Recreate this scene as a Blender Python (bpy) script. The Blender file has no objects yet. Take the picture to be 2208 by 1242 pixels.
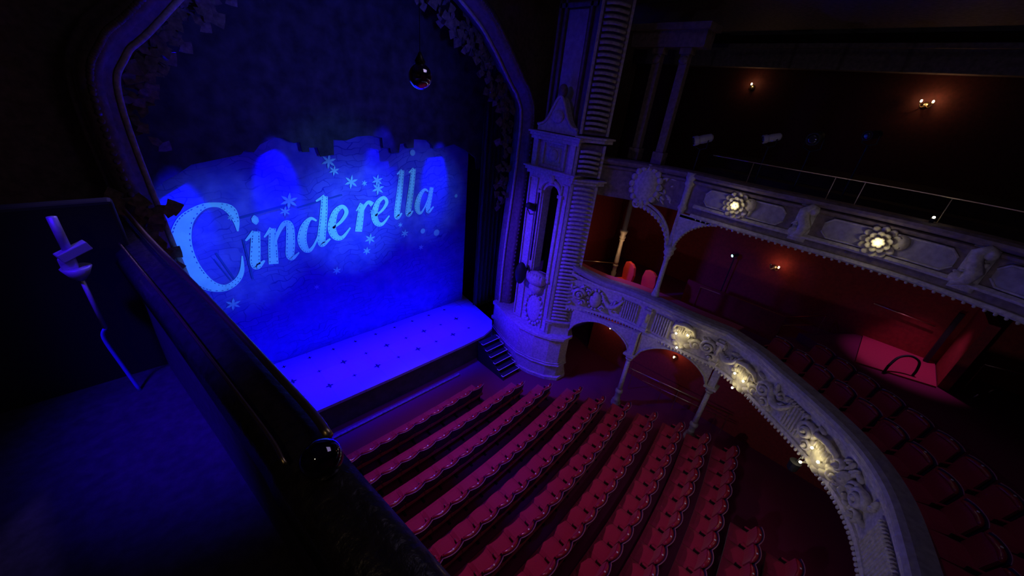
import bpy, math, random
from mathutils import Matrix, Vector, Euler
random.seed(7)
S = bpy.context.scene
COL = S.collection
PI = math.pi

# ------------------------------------------------------------------ camera
cam_d = bpy.data.cameras.new('camera'); cam = bpy.data.objects.new('camera', cam_d); COL.objects.link(cam)
_X = (0.71524715, 0.25836245, -0.6493615); _Y = (-0.69163339, 0.39505859, -0.60462548); _Z = (0.10032332, 0.88157674, 0.46125663)
cam.matrix_world = Matrix.Translation((-4.0, 0.0, 9.5)) @ Matrix((_X, _Y, _Z)).to_4x4()
cam_d.sensor_width = 36.0; cam_d.lens = 36.0 * 800.0 / 2208.0; cam_d.clip_start = 0.05; cam_d.clip_end = 200
S.camera = cam

# ------------------------------------------------------------------ world and exposure
w = bpy.data.worlds.new('world'); S.world = w; w.use_nodes = True
w.node_tree.nodes['Background'].inputs[0].default_value = (0.02, 0.02, 0.06, 1)
w.node_tree.nodes['Background'].inputs[1].default_value = 0.02
S.view_settings.view_transform = 'Standard'; S.view_settings.look = 'None'
S.view_settings.exposure = 0.0; S.view_settings.gamma = 1.0; S.view_settings.use_curve_mapping = False

# ------------------------------------------------------------------ lights
def area(name, loc, target, sx, sy, col, power, spread=180):
    d = bpy.data.lights.new(name, 'AREA'); d.shape = 'RECTANGLE'; d.size = sx; d.size_y = sy
    d.color = col; d.energy = power; d.spread = math.radians(spread)
    o = bpy.data.objects.new(name, d); COL.objects.link(o); o.location = loc
    o.rotation_euler = (Vector(target) - Vector(loc)).to_track_quat('-Z', 'Y').to_euler(); return o
def spot(name, loc, target, angle, blend, col, power, r=0.1):
    d = bpy.data.lights.new(name, 'SPOT'); d.spot_size = math.radians(angle); d.spot_blend = blend
    d.color = col; d.energy = power; d.shadow_soft_size = r
    o = bpy.data.objects.new(name, d); COL.objects.link(o); o.location = loc
    o.rotation_euler = (Vector(target) - Vector(loc)).to_track_quat('-Z', 'Y').to_euler(); return o
def point(name, loc, col, power, r=0.05):
    d = bpy.data.lights.new(name, 'POINT'); d.color = col; d.energy = power; d.shadow_soft_size = r
    o = bpy.data.objects.new(name, d); COL.objects.link(o); o.location = loc; return o

BLUE = (0.004, 0.0, 1.0)
# blue batten washing straight down on the stage floor
area('stage_wash_light', (0.6, 10.15, 9.6), (0.6, 10.05, 1.0), 7.4, 0.7, BLUE, 420, 24)
# blue front wash on the lower part of the front cloth
spot('cloth_wash_light', (1.5, -2.0, 8.6), (2.0, 11.6, 2.6), 26, 1.0, BLUE, 2400, 0.1)
spot('cloth_wash_light', (0.0, -2.0, 8.6), (-1.8, 11.6, 4.3), 28, 1.0, BLUE, 3000, 0.1)
# saturated pools along the top of the cloth
for i, (px, pz, e) in enumerate([(-3.4, 6.3, 900), (-1.3, 6.95, 1300), (1.7, 7.3, 600), (3.75, 6.8, 1300)]):
    spot('cloth_pool_light', (px + 0.1, 10.3, pz + 2.4), (px, 11.6, pz - .25), 25, 0.7, BLUE, e, 0.05)
# front projectors (title light) from the balcony rail
spot('title_light', (1.0, -2.2, 8.2), (0.7, 11.6, 5.5), 17, 1.0, (0.07, 0.34, 1.0), 9500, 0.1)
spot('title_light', (0.6, -2.2, 8.2), (-2.6, 11.6, 5.2), 18, 1.0, (0.09, 0.40, 1.0), 4600, 0.1)
spot('title_light', (1.4, -2.2, 8.2), (3.2, 11.6, 5.9), 17, 1.0, (0.08, 0.32, 0.9), 4200, 0.1)
spot('title_light', (1.2, -2.2, 8.2), (0.3, 11.6, 6.9), 17, 0.8, (0.06, 0.36, 0.7), 1000, 0.1)
spot('header_fill_light', (0.5, 2.5, 9.2), (0.5, 11.4, 9.8), 62, 1.0, (0.05, 0.06, 1.0), 1050, 0.3)  # unseen soft blue spot added to lift the dark header
# blue side light on the box tower and on the plaster of the box fronts
spot('tower_side_light', (-1.8, 9.5, 7.8), (5.3, 7.5, 4.2), 50, 1.0, (0.06, 0.015, 1.0), 3600, 0.3)
spot('box_side_light', (0.5, 9.2, 9.3), (6.6, 4.8, 6.9), 30, 0.9, (0.05, 0.012, 1.0), 420, 0.3)
# violet spill on the front of the stalls
spot('stalls_front_light', (1.2, 8.0, 9.5), (1.2, 7.3, 0.0), 62, 1.0, (0.04, 0.0, 1.0), 1150, 0.3)
spot('tower_base_light', (0.0, 9.4, 7.5), (5.0, 7.2, 0.8), 30, 1.0, (0.02, 0.0, 1.0), 3400, 0.3)
spot('tower_side_light', (-1.0, 8.8, 11.0), (5.6, 7.2, 9.4), 46, 1.0, (0.08, 0.02, 1.0), 170, 0.3)
# unseen blue spot added to imitate haze over the near parapet
spot('parapet_fill_light', (-5.8, 1.6, 12.0), (-4.0, 2.7, 7.9), 28, 1.0, (0.03, 0.0, 1.0), 1500, 0.2)
spot('boom_fill_light', (-2.6, 5.6, 11.0), (-4.4, 3.2, 8.3), 16, 1.0, (0.25, 0.18, 1.0), 200, 0.1)  # unseen spot added to brighten the upright pipe
point('rail_glint_light', (-5.4, 0.3, 10.4), (1.0, 0.72, 0.40), 6.0, 0.02)  # unseen warm point added to draw a golden glint along the near rail
# faint lavender fill added under the middle of the ceiling
area('house_fill_light', (1.0, 1.0, 13.4), (1.5, 1.0, 0.0), 3.0, 3.0, (0.70, 0.55, 1.0), 22)
# unseen rose spots added for the stalls seats, from overhead and stage side
spot('stalls_rose_light', (0.2, -0.5, 9.8), (1.2, 4.2, 0.6), 66, 1.0, (1.0, 0.50, 0.62), 40, 0.03)
spot('stalls_rose_light', (0.6, 8.9, 10.4), (0.9, 3.7, 0.4), 62, 1.0, (1.0, 0.34, 0.66), 780, 0.02)
# unseen fill spots added in mid-air, level with the balcony fronts they light
spot('balcony_fill_light', (-1.5, 0.0, 3.9), (6.5, 1.2, 3.7), 110, 1.0, (0.72, 0.64, 1.0), 135, 0.1)
spot('balcony_fill_light', (-1.5, 1.0, 7.3), (6.6, 1.0, 7.5), 90, 1.0, (0.38, 0.31, 1.0), 16, 0.2)

# ------------------------------------------------------------------ materials
def mat(name, col, rough=0.7, metal=0.0, bump=0.0, scale=20.0, var=0.0, emit=None, strength=0.0, coat=0.0, sheen=0.0, detail=4.0):
    m = bpy.data.materials.new(name); m.use_nodes = True; nt = m.node_tree; b = nt.nodes['Principled BSDF']
    b.inputs['Base Color'].default_value = (*col, 1); b.inputs['Roughness'].default_value = rough
    b.inputs['Metallic'].default_value = metal
    if coat: b.inputs['Coat Weight'].default_value = coat; b.inputs['Coat Roughness'].default_value = 0.12
    if sheen: b.inputs['Sheen Weight'].default_value = sheen
    if emit: b.inputs['Emission Color'].default_value = (*emit, 1); b.inputs['Emission Strength'].default_value = strength
    if bump or var:
        tc = nt.nodes.new('ShaderNodeTexCoord'); n = nt.nodes.new('ShaderNodeTexNoise')
        n.inputs['Scale'].default_value = scale; n.inputs['Detail'].default_value = detail
        nt.links.new(tc.outputs['Object'], n.inputs['Vector'])
        if var:
            r = nt.nodes.new('ShaderNodeValToRGB')
            r.color_ramp.elements[0].position = 0.3; r.color_ramp.elements[1].position = 0.7
            r.color_ramp.elements[0].color = (*[c * (1 - var) for c in col], 1); r.color_ramp.elements[1].color = (*[min(1, c * (1 + var)) for c in col], 1)
            nt.links.new(n.outputs['Fac'], r.inputs['Fac']); nt.links.new(r.outputs['Color'], b.inputs['Base Color'])
        if bump:
            bp = nt.nodes.new('ShaderNodeBump'); bp.inputs['Strength'].default_value = bump; bp.inputs['Distance'].default_value = 0.02
            nt.links.new(n.outputs['Fac'], bp.inputs['Height']); nt.links.new(bp.outputs['Normal'], b.inputs['Normal'])
    return m
M = {}
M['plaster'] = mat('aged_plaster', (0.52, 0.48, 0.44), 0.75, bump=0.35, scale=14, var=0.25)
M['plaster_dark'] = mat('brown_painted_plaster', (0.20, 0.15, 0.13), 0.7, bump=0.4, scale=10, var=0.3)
M['plaster_cream'] = mat('cream_painted_plaster', (0.66, 0.60, 0.40), 0.65, bump=0.3, scale=16, var=0.15)
M['plaster_field'] = mat('grey_panel_plaster', (0.36, 0.33, 0.33), 0.8, bump=0.3, scale=9, var=0.2)
M['gold'] = mat('gilded_plaster', (0.75, 0.62, 0.38), 0.4, metal=0.1, bump=0.3, scale=20)
M['brass'] = mat('polished_brass', (0.85, 0.68, 0.36), 0.36, metal=1.0, bump=0.05, scale=30)
M['velvet'] = mat('red_seat_cloth', (0.42, 0.008, 0.075), 0.75, bump=0.15, scale=60, var=0.12, sheen=0.2)
M['vinyl'] = mat('glossy_red_roll', (0.36, 0.012, 0.035), 0.25, coat=0.6)
M['seatback'] = mat('dark_seat_shell', (0.035, 0.014, 0.09), 0.6, bump=0.1, scale=30)
M['trim'] = mat('worn_seat_trim', (0.50, 0.20, 0.26), 0.35)
M['armwood'] = mat('seat_arm', (0.30, 0.03, 0.05), 0.4)
M['chair_red'] = mat('scarlet_chair_cloth', (0.75, 0.05, 0.03), 0.7, bump=0.1, scale=60)
M['carpet'] = mat('crimson_carpet', (0.20, 0.010, 0.075), 0.95, bump=0.4, scale=90, var=0.25)
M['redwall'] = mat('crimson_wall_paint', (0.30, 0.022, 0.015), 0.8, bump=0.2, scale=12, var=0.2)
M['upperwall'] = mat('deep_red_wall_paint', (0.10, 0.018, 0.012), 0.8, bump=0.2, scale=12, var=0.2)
M['darkwall'] = mat('dark_brown_wall', (0.05, 0.025, 0.02), 0.85, bump=0.2, scale=5, var=0.3)
M['black'] = mat('black_paint', (0.012, 0.012, 0.014), 0.7)
M['blackmetal'] = mat('black_metal', (0.03, 0.03, 0.035), 0.4, metal=0.5)
M['greymetal'] = mat('bare_steel', (0.55, 0.55, 0.58), 0.45, metal=0.4)
M['drape'] = mat('black_drape', (0.05, 0.05, 0.06), 0.9, bump=0.3, scale=20)
M['rail'] = mat('dark_polished_rail', (0.028, 0.022, 0.03), 0.38, bump=0.5, scale=25, var=0.4, coat=0.4)
M['parapet'] = mat('dark_parapet_cloth', (0.05, 0.04, 0.06), 0.85, bump=0.3, scale=18, var=0.35)
M['header'] = mat('painted_leaf_header', (0.060, 0.055, 0.060), 0.85, bump=0.9, scale=2.6, var=0.6, detail=9)
M['leaf'] = mat('painted_leaf_brown', (0.20, 0.16, 0.12), 0.8, bump=0.4, scale=12, var=0.45)
M['letter'] = mat('pale_title_cloth', (0.55, 0.95, 1.0), 0.8, var=0.12, scale=3, bump=0.1)
M['stitch'] = mat('dark_stitch', (0.03, 0.05, 0.35), 0.8)
M['star'] = mat('white_snowflake_paint', (0.40, 0.62, 0.8), 0.7)
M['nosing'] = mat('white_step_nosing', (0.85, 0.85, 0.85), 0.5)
M['step'] = mat('black_step', (0.02, 0.02, 0.03), 0.7)
M['stagefront'] = mat('stage_front_paint', (0.10, 0.08, 0.09), 0.8, bump=0.2, scale=4, var=0.3)
M['strip'] = mat('grey_floor_strip', (0.24, 0.20, 0.14), 0.7, bump=0.3, scale=14, var=0.4)
M['stageside'] = mat('stage_tile_edge', (0.5, 0.5, 0.55), 0.6)
M['bulb'] = mat('lit_bulb', (1, 0.95, 0.8), 0.3, emit=(1.0, 0.90, 0.62), strength=14)
M['bulb_warm'] = mat('lit_warm_bulb', (1, 0.9, 0.7), 0.3, emit=(1.0, 0.72, 0.42), strength=14)
M['lens_teal'] = mat('lit_teal_lens', (0.5, 1, 0.9), 0.3, emit=(0.30, 0.95, 0.80), strength=7)
M['glass'] = mat('dark_glass', (0.03, 0.03, 0.04), 0.03, coat=1.0)
M['mirror'] = mat('mirrored_globe', (0.75, 0.75, 0.8), 0.04, metal=1.0)

def stage_material():
    m = bpy.data.materials.new('white_tiled_stage_floor'); m.use_nodes = True; nt = m.node_tree; b = nt.nodes['Principled BSDF']
    N = nt.nodes.new; L = nt.links.new
    b.inputs['Roughness'].default_value = 0.7
    tc = N('ShaderNodeTexCoord'); mp = N('ShaderNodeMapping'); mp.inputs['Location'].default_value = (-0.18, -9.61, 0)
    L(tc.outputs['Object'], mp.inputs['Vector'])
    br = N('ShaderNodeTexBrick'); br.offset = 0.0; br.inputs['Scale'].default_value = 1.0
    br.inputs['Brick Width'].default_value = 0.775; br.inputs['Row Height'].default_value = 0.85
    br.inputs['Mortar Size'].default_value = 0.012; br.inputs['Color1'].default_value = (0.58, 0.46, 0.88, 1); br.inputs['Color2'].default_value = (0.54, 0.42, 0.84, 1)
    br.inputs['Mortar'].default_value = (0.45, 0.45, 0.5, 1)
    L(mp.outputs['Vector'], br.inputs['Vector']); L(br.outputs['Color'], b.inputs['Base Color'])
    return m
M['stage'] = stage_material()

def cloth_material():
    m = bpy.data.materials.new('painted_village_cloth'); m.use_nodes = True; nt = m.node_tree; b = nt.nodes['Principled BSDF']
    N = nt.nodes.new; L = nt.links.new
    b.inputs['Roughness'].default_value = 0.85
    tc = N('ShaderNodeTexCoord'); sep = N('ShaderNodeSeparateXYZ'); L(tc.outputs['Object'], sep.inputs[0])
    comb = N('ShaderNodeCombineXYZ'); L(sep.outputs['X'], comb.inputs['X']); L(sep.outputs['Z'], comb.inputs['Y'])
    mp = N('ShaderNodeMapping'); mp.inputs['Rotation'].default_value = (0, 0, math.radians(-9)); L(comb.outputs[0], mp.inputs['Vector'])
    # crooked painted stonework
    nw = N('ShaderNodeTexNoise'); nw.inputs['Scale'].default_value = 1.1; L(mp.outputs[0], nw.inputs['Vector'])
    sub = N('ShaderNodeVectorMath'); sub.operation = 'MULTIPLY_ADD'; sub.inputs[1].default_value = (1.0, 1.0, 0); L(nw.outputs['Color'], sub.inputs[0]); L(mp.outputs[0], sub.inputs[2])
    br = N('ShaderNodeTexBrick'); br.inputs['Scale'].default_value = 1.0; br.inputs['Brick Width'].default_value = 0.42; br.inputs['Row Height'].default_value = 0.17
    br.inputs['Mortar Size'].default_value = 0.010; br.inputs['Mortar Smooth'].default_value = 0.3
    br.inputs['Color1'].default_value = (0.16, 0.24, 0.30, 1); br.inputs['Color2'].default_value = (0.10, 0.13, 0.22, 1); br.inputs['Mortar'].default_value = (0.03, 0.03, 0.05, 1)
    L(sub.outputs[0], br.inputs['Vector'])
    nz = N('ShaderNodeTexNoise'); nz.inputs['Scale'].default_value = 0.85; nz.inputs['Detail'].default_value = 5; L(mp.outputs[0], nz.inputs['Vector'])
    rp = N('ShaderNodeValToRGB'); rp.color_ramp.elements[0].position = 0.42; rp.color_ramp.elements[1].position = 0.56; L(nz.outputs['Fac'], rp.inputs['Fac'])
    nz2 = N('ShaderNodeTexNoise'); nz2.inputs['Scale'].default_value = 2.2; nz2.inputs['Detail'].default_value = 8; L(mp.outputs[0], nz2.inputs['Vector'])
    rp2 = N('ShaderNodeValToRGB'); rp2.color_ramp.elements[0].color = (0.08, 0.12, 0.20, 1); rp2.color_ramp.elements[1].color = (0.20, 0.30, 0.36, 1)
    rp2.color_ramp.elements[0].position = 0.35; rp2.color_ramp.elements[1].position = 0.65
    L(nz2.outputs['Fac'], rp2.inputs['Fac'])
    mx = N('ShaderNodeMixRGB'); L(rp.outputs['Color'], mx.inputs['Fac']); L(rp2.outputs['Color'], mx.inputs['Color1']); L(br.outputs['Color'], mx.inputs['Color2'])
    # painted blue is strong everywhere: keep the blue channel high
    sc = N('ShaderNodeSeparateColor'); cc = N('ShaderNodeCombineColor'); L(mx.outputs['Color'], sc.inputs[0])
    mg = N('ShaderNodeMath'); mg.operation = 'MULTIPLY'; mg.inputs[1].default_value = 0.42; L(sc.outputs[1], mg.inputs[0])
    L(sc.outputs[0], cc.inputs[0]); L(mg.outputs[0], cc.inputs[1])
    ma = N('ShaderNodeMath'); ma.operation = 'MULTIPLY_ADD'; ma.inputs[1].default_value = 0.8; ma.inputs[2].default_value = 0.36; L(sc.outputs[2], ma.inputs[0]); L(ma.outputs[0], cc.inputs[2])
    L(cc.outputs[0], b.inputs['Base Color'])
    return m
M['cloth'] = cloth_material()

# ------------------------------------------------------------------ mesh helper
class MB:
    def __init__(s, mtx=None): s.v = []; s.f = []; s.M = mtx or Matrix.Identity(4)
    def add(s, vs, fs):
        n = len(s.v); s.v += [tuple(s.M @ Vector(v)) for v in vs]; s.f += [tuple(i + n for i in f) for f in fs]; return s
    def box(s, c, d, rz=0, rx=0, ry=0):
        R = Euler((rx, ry, rz)).to_matrix(); vs = []
        for x in (-.5, .5):
            for y in (-.5, .5):
                for z in (-.5, .5): vs.append(Vector(c) + R @ Vector((x * d[0], y * d[1], z * d[2])))
        return s.add(vs, [(0, 1, 3, 2), (4, 6, 7, 5), (0, 4, 5, 1), (2, 3, 7, 6), (0, 2, 6, 4), (1, 5, 7, 3)])
    def prism(s, poly, z0, z1):
        n = len(poly); return s.add([(x, y, z0) for x, y in poly] + [(x, y, z1) for x, y in poly],
            [tuple(reversed(range(n))), tuple(range(n, 2 * n))] + [(i, (i + 1) % n, n + (i + 1) % n, n + i) for i in range(n)])
    def slab(s, poly, axis_y0, axis_y1):     # polygon in x,z extruded along y
        n = len(poly); return s.add([(x, axis_y0, z) for x, z in poly] + [(x, axis_y1, z) for x, z in poly],
            [tuple(range(n)), tuple(reversed(range(n, 2 * n)))] + [(i, n + i, n + (i + 1) % n, (i + 1) % n) for i in range(n)])
    def tube(s, path, r, seg=8, caps=True):
        path = [Vector(p) for p in path]; n = len(path); rr = r if isinstance(r, (list, tuple)) else [r] * n
        vs = []; up = None
        for i, p in enumerate(path):
            t = (path[min(i + 1, n - 1)] - path[max(i - 1, 0)]).normalized()
            if up is None: up = Vector((0, 0, 1)) if abs(t.z) < 0.9 else Vector((1, 0, 0))
            a = t.cross(up)
            if a.length < 1e-5: a = t.cross(Vector((0, 1, 0)))
            a.normalize(); b = a.cross(t).normalized(); up = b
            for k in range(seg): q = 2 * PI * k / seg; vs.append(p + (a * math.cos(q) + b * math.sin(q)) * rr[i])
        fs = [(i * seg + k, i * seg + (k + 1) % seg, (i + 1) * seg + (k + 1) % seg, (i + 1) * seg + k) for i in range(n - 1) for k in range(seg)]
        if caps: fs += [tuple(reversed(range(seg))), tuple(range((n - 1) * seg, n * seg))]
        return s.add(vs, fs)
    def lathe(s, prof, c=(0, 0, 0), seg=16, mtx=None):   # prof: (r, z)
        vs = []; n = len(prof); mtx = mtx or Matrix.Identity(4)
        for r, z in prof:
            for k in range(seg): q = 2 * PI * k / seg; vs.append(Vector(c) + (mtx @ Vector((r * math.cos(q), r * math.sin(q), z))))
        fs = [(i * seg + k, i * seg + (k + 1) % seg, (i + 1) * seg + (k + 1) % seg, (i + 1) * seg + k) for i in range(n - 1) for k in range(seg)]
        fs += [tuple(reversed(range(seg))), tuple(range((n - 1) * seg, n * seg))]
        return s.add(vs, fs)
    def ball(s, c, r, seg=10, rings=6, mtx=None):
        r = r if isinstance(r, (tuple, list)) else (r, r, r); mtx = mtx or Matrix.Identity(4); vs = []
        for i in range(rings + 1):
            th = PI * i / rings
            for k in range(seg):
                q = 2 * PI * k / seg; vs.append(Vector(c) + (mtx @ Vector((r[0] * math.sin(th) * math.cos(q), r[1] * math.sin(th) * math.sin(q), r[2] * math.cos(th)))))
        return s.add(vs, [(i * seg + k, (i + 1) * seg + k, (i + 1) * seg + (k + 1) % seg, i * seg + (k + 1) % seg) for i in range(rings) for k in range(seg)])
    def sweep(s, pts, prof, closed=True):    # pts: list of (origin, out_vec, up_vec); prof: (c, z)
        n = len(prof); vs = []
        for o, a, b in pts:
            for c, z in prof: vs.append(Vector(o) + Vector(a) * c + Vector(b) * z)
        m = len(pts); fs = []
        for i in range(m - 1):
            for k in range(n if closed else n - 1): fs.append((i * n + k, i * n + (k + 1) % n, (i + 1) * n + (k + 1) % n, (i + 1) * n + k))
        if closed: fs += [tuple(reversed(range(n))), tuple(range((m - 1) * n, m * n))]
        return s.add(vs, fs)
    def build(s, name, m, parent=None, loc=None, smooth=False, bevel=0.0, local=False):
        me = bpy.data.meshes.new(name); o = bpy.data.objects.new(name, me); COL.objects.link(o)
        off = Vector((0, 0, 0))
        if parent is not None:
            o.parent = parent
            p = parent
            if not local:
                while p is not None: off += p.location; p = p.parent
        elif loc is not None: off = Vector(loc); o.location = loc
        me.from_pydata([tuple(Vector(v) - off) for v in s.v], [], s.f); me.materials.append(M[m] if isinstance(m, str) else m); me.update()
        if smooth:
            for p in me.polygons: p.use_smooth = True
        if bevel:
            b = o.modifiers.new('bevel', 'BEVEL'); b.width = bevel; b.segments = 2; b.limit_method = 'ANGLE'
        return o
def tag(o, label=None, cat=None, group=None, kind=None):
    if label: o['label'] = label
    if cat: o['category'] = cat
    if group: o['group'] = group
    if kind: o['kind'] = kind
    return o
def thing(name, loc, label, cat, group=None, rz=0):
    o = bpy.data.objects.new(name, None); COL.objects.link(o); o.location = loc; o.rotation_euler = (0, 0, rz); o.empty_display_size = 0.1
    return tag(o, label, cat, group)
def struct(name, mb, m, label=None, **k):
    o = mb.build(name, m, **k); o['kind'] = 'structure'
    if label: o['label'] = label
    return o
def catmull(P, n=8):
    P = [Vector(p) for p in P]; out = []
    for i in range(len(P) - 1):
        a = P[max(i - 1, 0)]; b = P[i]; c = P[i + 1]; d = P[min(i + 2, len(P) - 1)]
        for k in range(n):
            t = k / n; out.append(0.5 * ((2 * b) + (c - a) * t + (2 * a - 5 * b + 4 * c - d) * t * t + (3 * b - a - 3 * c + d) * t ** 3))
    out.append(P[-1]); return out
ORD = ['first', 'second', 'third', 'fourth', 'fifth', 'sixth', 'seventh', 'eighth', 'ninth', 'tenth', 'eleventh', 'twelfth', 'thirteenth', 'fourteenth', 'fifteenth', 'sixteenth', 'seventeenth', 'eighteenth', 'nineteenth', 'twentieth']

# ------------------------------------------------------------------ room shell
struct('floor', MB().box((2.5, 1.0, -0.1), (23, 22, 0.2)), 'carpet', 'crimson carpeted stalls floor')
struct('ceiling', MB().box((2.5, 2.0, 14.1), (25, 24, 0.2)), 'darkwall')
struct('wall_back', MB().box((2.5, -9.6, 7), (24, 0.2, 14)), 'redwall')
struct('wall_left', MB().box((-8.6, 1.0, 7), (0.2, 22, 14)), 'darkwall')
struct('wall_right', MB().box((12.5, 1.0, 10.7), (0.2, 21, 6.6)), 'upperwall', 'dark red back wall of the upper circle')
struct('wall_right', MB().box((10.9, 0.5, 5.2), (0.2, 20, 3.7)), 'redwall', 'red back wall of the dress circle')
struct('wall_right', MB().box((8.35, -1.5, 1.5), (0.2, 16, 3.0)), 'redwall', 'red side wall under the dress circle')
struct('wall_stage', MB().box((2.5, 12.6, 7), (22, 0.2, 14)), 'black')
# raised landing with its side wall at the back of the dress circle
M['magenta'] = mat('magenta_landing_carpet', (0.55, 0.035, 0.10), 0.85, bump=0.3, scale=60, var=0.15)
mb = MB(); mb.prism([(8.7, -1.15), (10.8, -1.15), (10.8, -2.75), (9.2, -2.75)], 3.5, 4.02)
struct('circle_landing', mb, 'magenta', 'raised magenta carpeted landing at the back of the dress circle')
mb = MB(); mb.prism([(9.3, -2.78), (10.8, -2.78), (10.8, -2.98), (9.3, -2.98)], 3.5, 5.9); struct('wall_landing', mb, 'redwall', 'side wall of the raised landing')
tag(MB().box((10.6, -2.55, 4.8), (.12, .10, 1.6)).build('door_post', 'black', loc=(10.6, -2.55, 4.0)), 'dark upright post at the corner of the magenta landing', 'post')

# stage
sp = [(-5.2, 12.5), (-5.2, 9.6), (-4.6, 9.0), (-3.6, 8.84), (0.5, 8.80), (3.2, 8.82), (4.2, 8.86), (4.8, 9.05), (5.2, 9.5), (5.6, 12.5)]
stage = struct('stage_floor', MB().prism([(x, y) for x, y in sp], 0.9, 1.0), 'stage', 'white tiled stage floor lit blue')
struct('stage_front', MB().prism([(x * 0.995, y + 0.05 if y < 10 else y) for x, y in sp], 0.0, 0.9), 'stagefront', 'dark front of the raised stage')
for j, yy in enumerate((9.62, 10.46, 11.32)):
    for i in range(11):
        x = -2.92 + 0.775 * i + (0.0 if j == 0 else 0.0)
        if x > 4.6: continue
        big = (i % 2 == 0) if j != 1 else (i % 3 != 1)
        r = 0.085 if (j == 0 and i % 2 == 0) or (j == 1 and i % 2 == 1) else 0.05
        mbd = MB(); a = [(x + r * (1.0 + 0.45 * math.cos(4 * q)) * math.cos(q), yy + r * (1.0 + 0.45 * math.cos(4 * q)) * math.sin(q)) for q in [2 * PI * k / 16 for k in range(16)]]
        mbd.prism(a, 1.0, 1.003)
        mbd.build('floor_diamond', 'black', parent=stage)
struct('trim_1', MB().box((0.42, 8.50, 0.03), (4.75, 0.09, 0.06)), 'strip', 'grey strip at the foot of the stage')

# ------------------------------------------------------------------ proscenium wall and arch
ARC_R = [(5.95, 1.0), (5.95, 4.0), (6.08, 6.6), (6.10, 8.9), (5.75, 9.75), (5.31, 10.2), (4.53, 11.0), (3.79, 11.6), (2.4, 12.3), (0.85, 12.55)]
ARC = [(x, z) for x, z in ARC_R] + [(1.6 - x + 0.1, z) for x, z in reversed(ARC_R[:-1])]
arc = [Vector((p.x, 9.4, p.y)) for p in catmull([(x, z, 0) for x, z in ARC], 6)]
mb = MB(); outer = []
for p in arc:
    d = Vector((p.x - 0.85, 0, p.z - 4.0)); k = min(13.0 / max(abs(d.x), 1e-3), 10.5 / max(abs(d.z), 1e-3) if d.z > 0 else 1e9); outer.append(Vector((0.85, 0, 4.0)) + d * k)
n = len(arc)
vs = [(p.x, 9.55, p.z) for p in arc] + [(p.x, 9.55, p.z) for p in outer] + [(p.x, 9.9, p.z) for p in arc]
fs = [(i, i + 1, n + i + 1, n + i) for i in range(n - 1)] + [(i, 2 * n + i, 2 * n + i + 1, i + 1) for i in range(n - 1)]
mb.add(vs, fs); mb.box((9.4, 9.72, 0.5), (7.5, 0.3, 7)); mb.box((-8.0, 9.72, 0.5), (6.0, 0.3, 7))
struct('wall_proscenium', mb, 'plaster_dark', 'dark brown plaster wall around the proscenium arch')
T = thing('proscenium_arch', (0.85, 9.4, 1.0), 'moulded plaster proscenium arch framing the blue lit stage', 'arch')
fr = []
for i, p in enumerate(arc):
    t = (arc[min(i + 1, n - 1)] - arc[max(i - 1, 0)]).normalized(); inw = Vector((0, 1, 0)).cross(t)
    if (Vector((0.85, 9.4, 5)) - p).dot(inw) < 0: inw = -inw
    fr.append((p, inw, Vector((0, -1, 0))))
prof = [(0.0, 0.0), (0.0, 0.14), (0.04, 0.20), (0.10, 0.20), (0.13, 0.30), (0.22, 0.36), (0.32, 0.36), (0.40, 0.29), (0.42, 0.18), (0.50, 0.14), (0.52, 0.0), (0.52, -0.3), (0.0, -0.15)]
MB().sweep(fr, prof).build('moulding', 'plaster_dark', T, smooth=True)
MB().tube([p + i * 0.56 + Vector((0, -0.05, 0)) for p, i, _ in fr], 0.045, 8).build('inner_bead', 'plaster', T, smooth=True)
mb = MB()
for i in range(0, n - 1):
    for k in range(3):
        p = fr[i][0].lerp(fr[i + 1][0], k / 3); mb.ball(p + fr[i][1] * 0.27 + Vector((0, -0.36, 0)), (0.05, 0.04, 0.05), 6, 4)
mb.build('bead_row', 'plaster_dark', T, smooth=True)
mb = MB(); mb.box((5.72, 9.25, 1.35), (0.75, 0.7, 0.7)); mb.box((5.72, 9.25, 1.78), (0.85, 0.8, 0.16)); mb.box((5.72, 9.25, 1.08), (0.88, 0.82, 0.16))
tag(mb.build('plinth', 'plaster', T, bevel=0.03))

# carved leaf border inside the arch
def leaf(mb, c, size, ang, tilt, q=0.0):
    R = Matrix.Translation(c) @ Euler((q, tilt, 0)).to_matrix().to_4x4() @ Matrix.Rotation(ang, 4, 'Y')
    o = mb.M; mb.M = o @ R; s = size
    pts = [(0, 0), (.28, .18), (.5, .12), (.62, .34), (.8, .2), (1, 0), (.8, -.2), (.62, -.34), (.5, -.12), (.28, -.18)]
    vs = [(x * s, -0.12 * s * math.sin(x * PI) * (1 - abs(z)), z * s) for x, z in pts]; vs2 = [(x, y + 0.03 * s, z) for x, y, z in vs]
    m = len(pts); mb.add(vs + vs2, [tuple(range(m)), tuple(reversed(range(m, 2 * m)))] + [(i, m + i, m + (i + 1) % m, (i + 1) % m) for i in range(m)])
    mb.M = o
mb = MB()
for i in range(n - 1):
    for k in range(4):
        f = random.random(); p = fr[i][0].lerp(fr[i + 1][0], f)
        if p.z < 5.9 or (p.x < 0 and p.z < 8.0): continue
        p = p + fr[i][1] * random.uniform(0.62, 0.95 if p.x > 0 else 0.8) + Vector((0, random.uniform(0.25, 0.55), 0))
        leaf(mb, p, random.uniform(0.28, 0.5), random.uniform(0, 2 * PI), random.uniform(-.5, .5), random.uniform(-.4, .4))
tag(mb.build('leaf_border', 'leaf', loc=(5.3, 9.8, 7)), 'carved brown leaf border hanging inside the proscenium arch', 'border')

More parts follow.
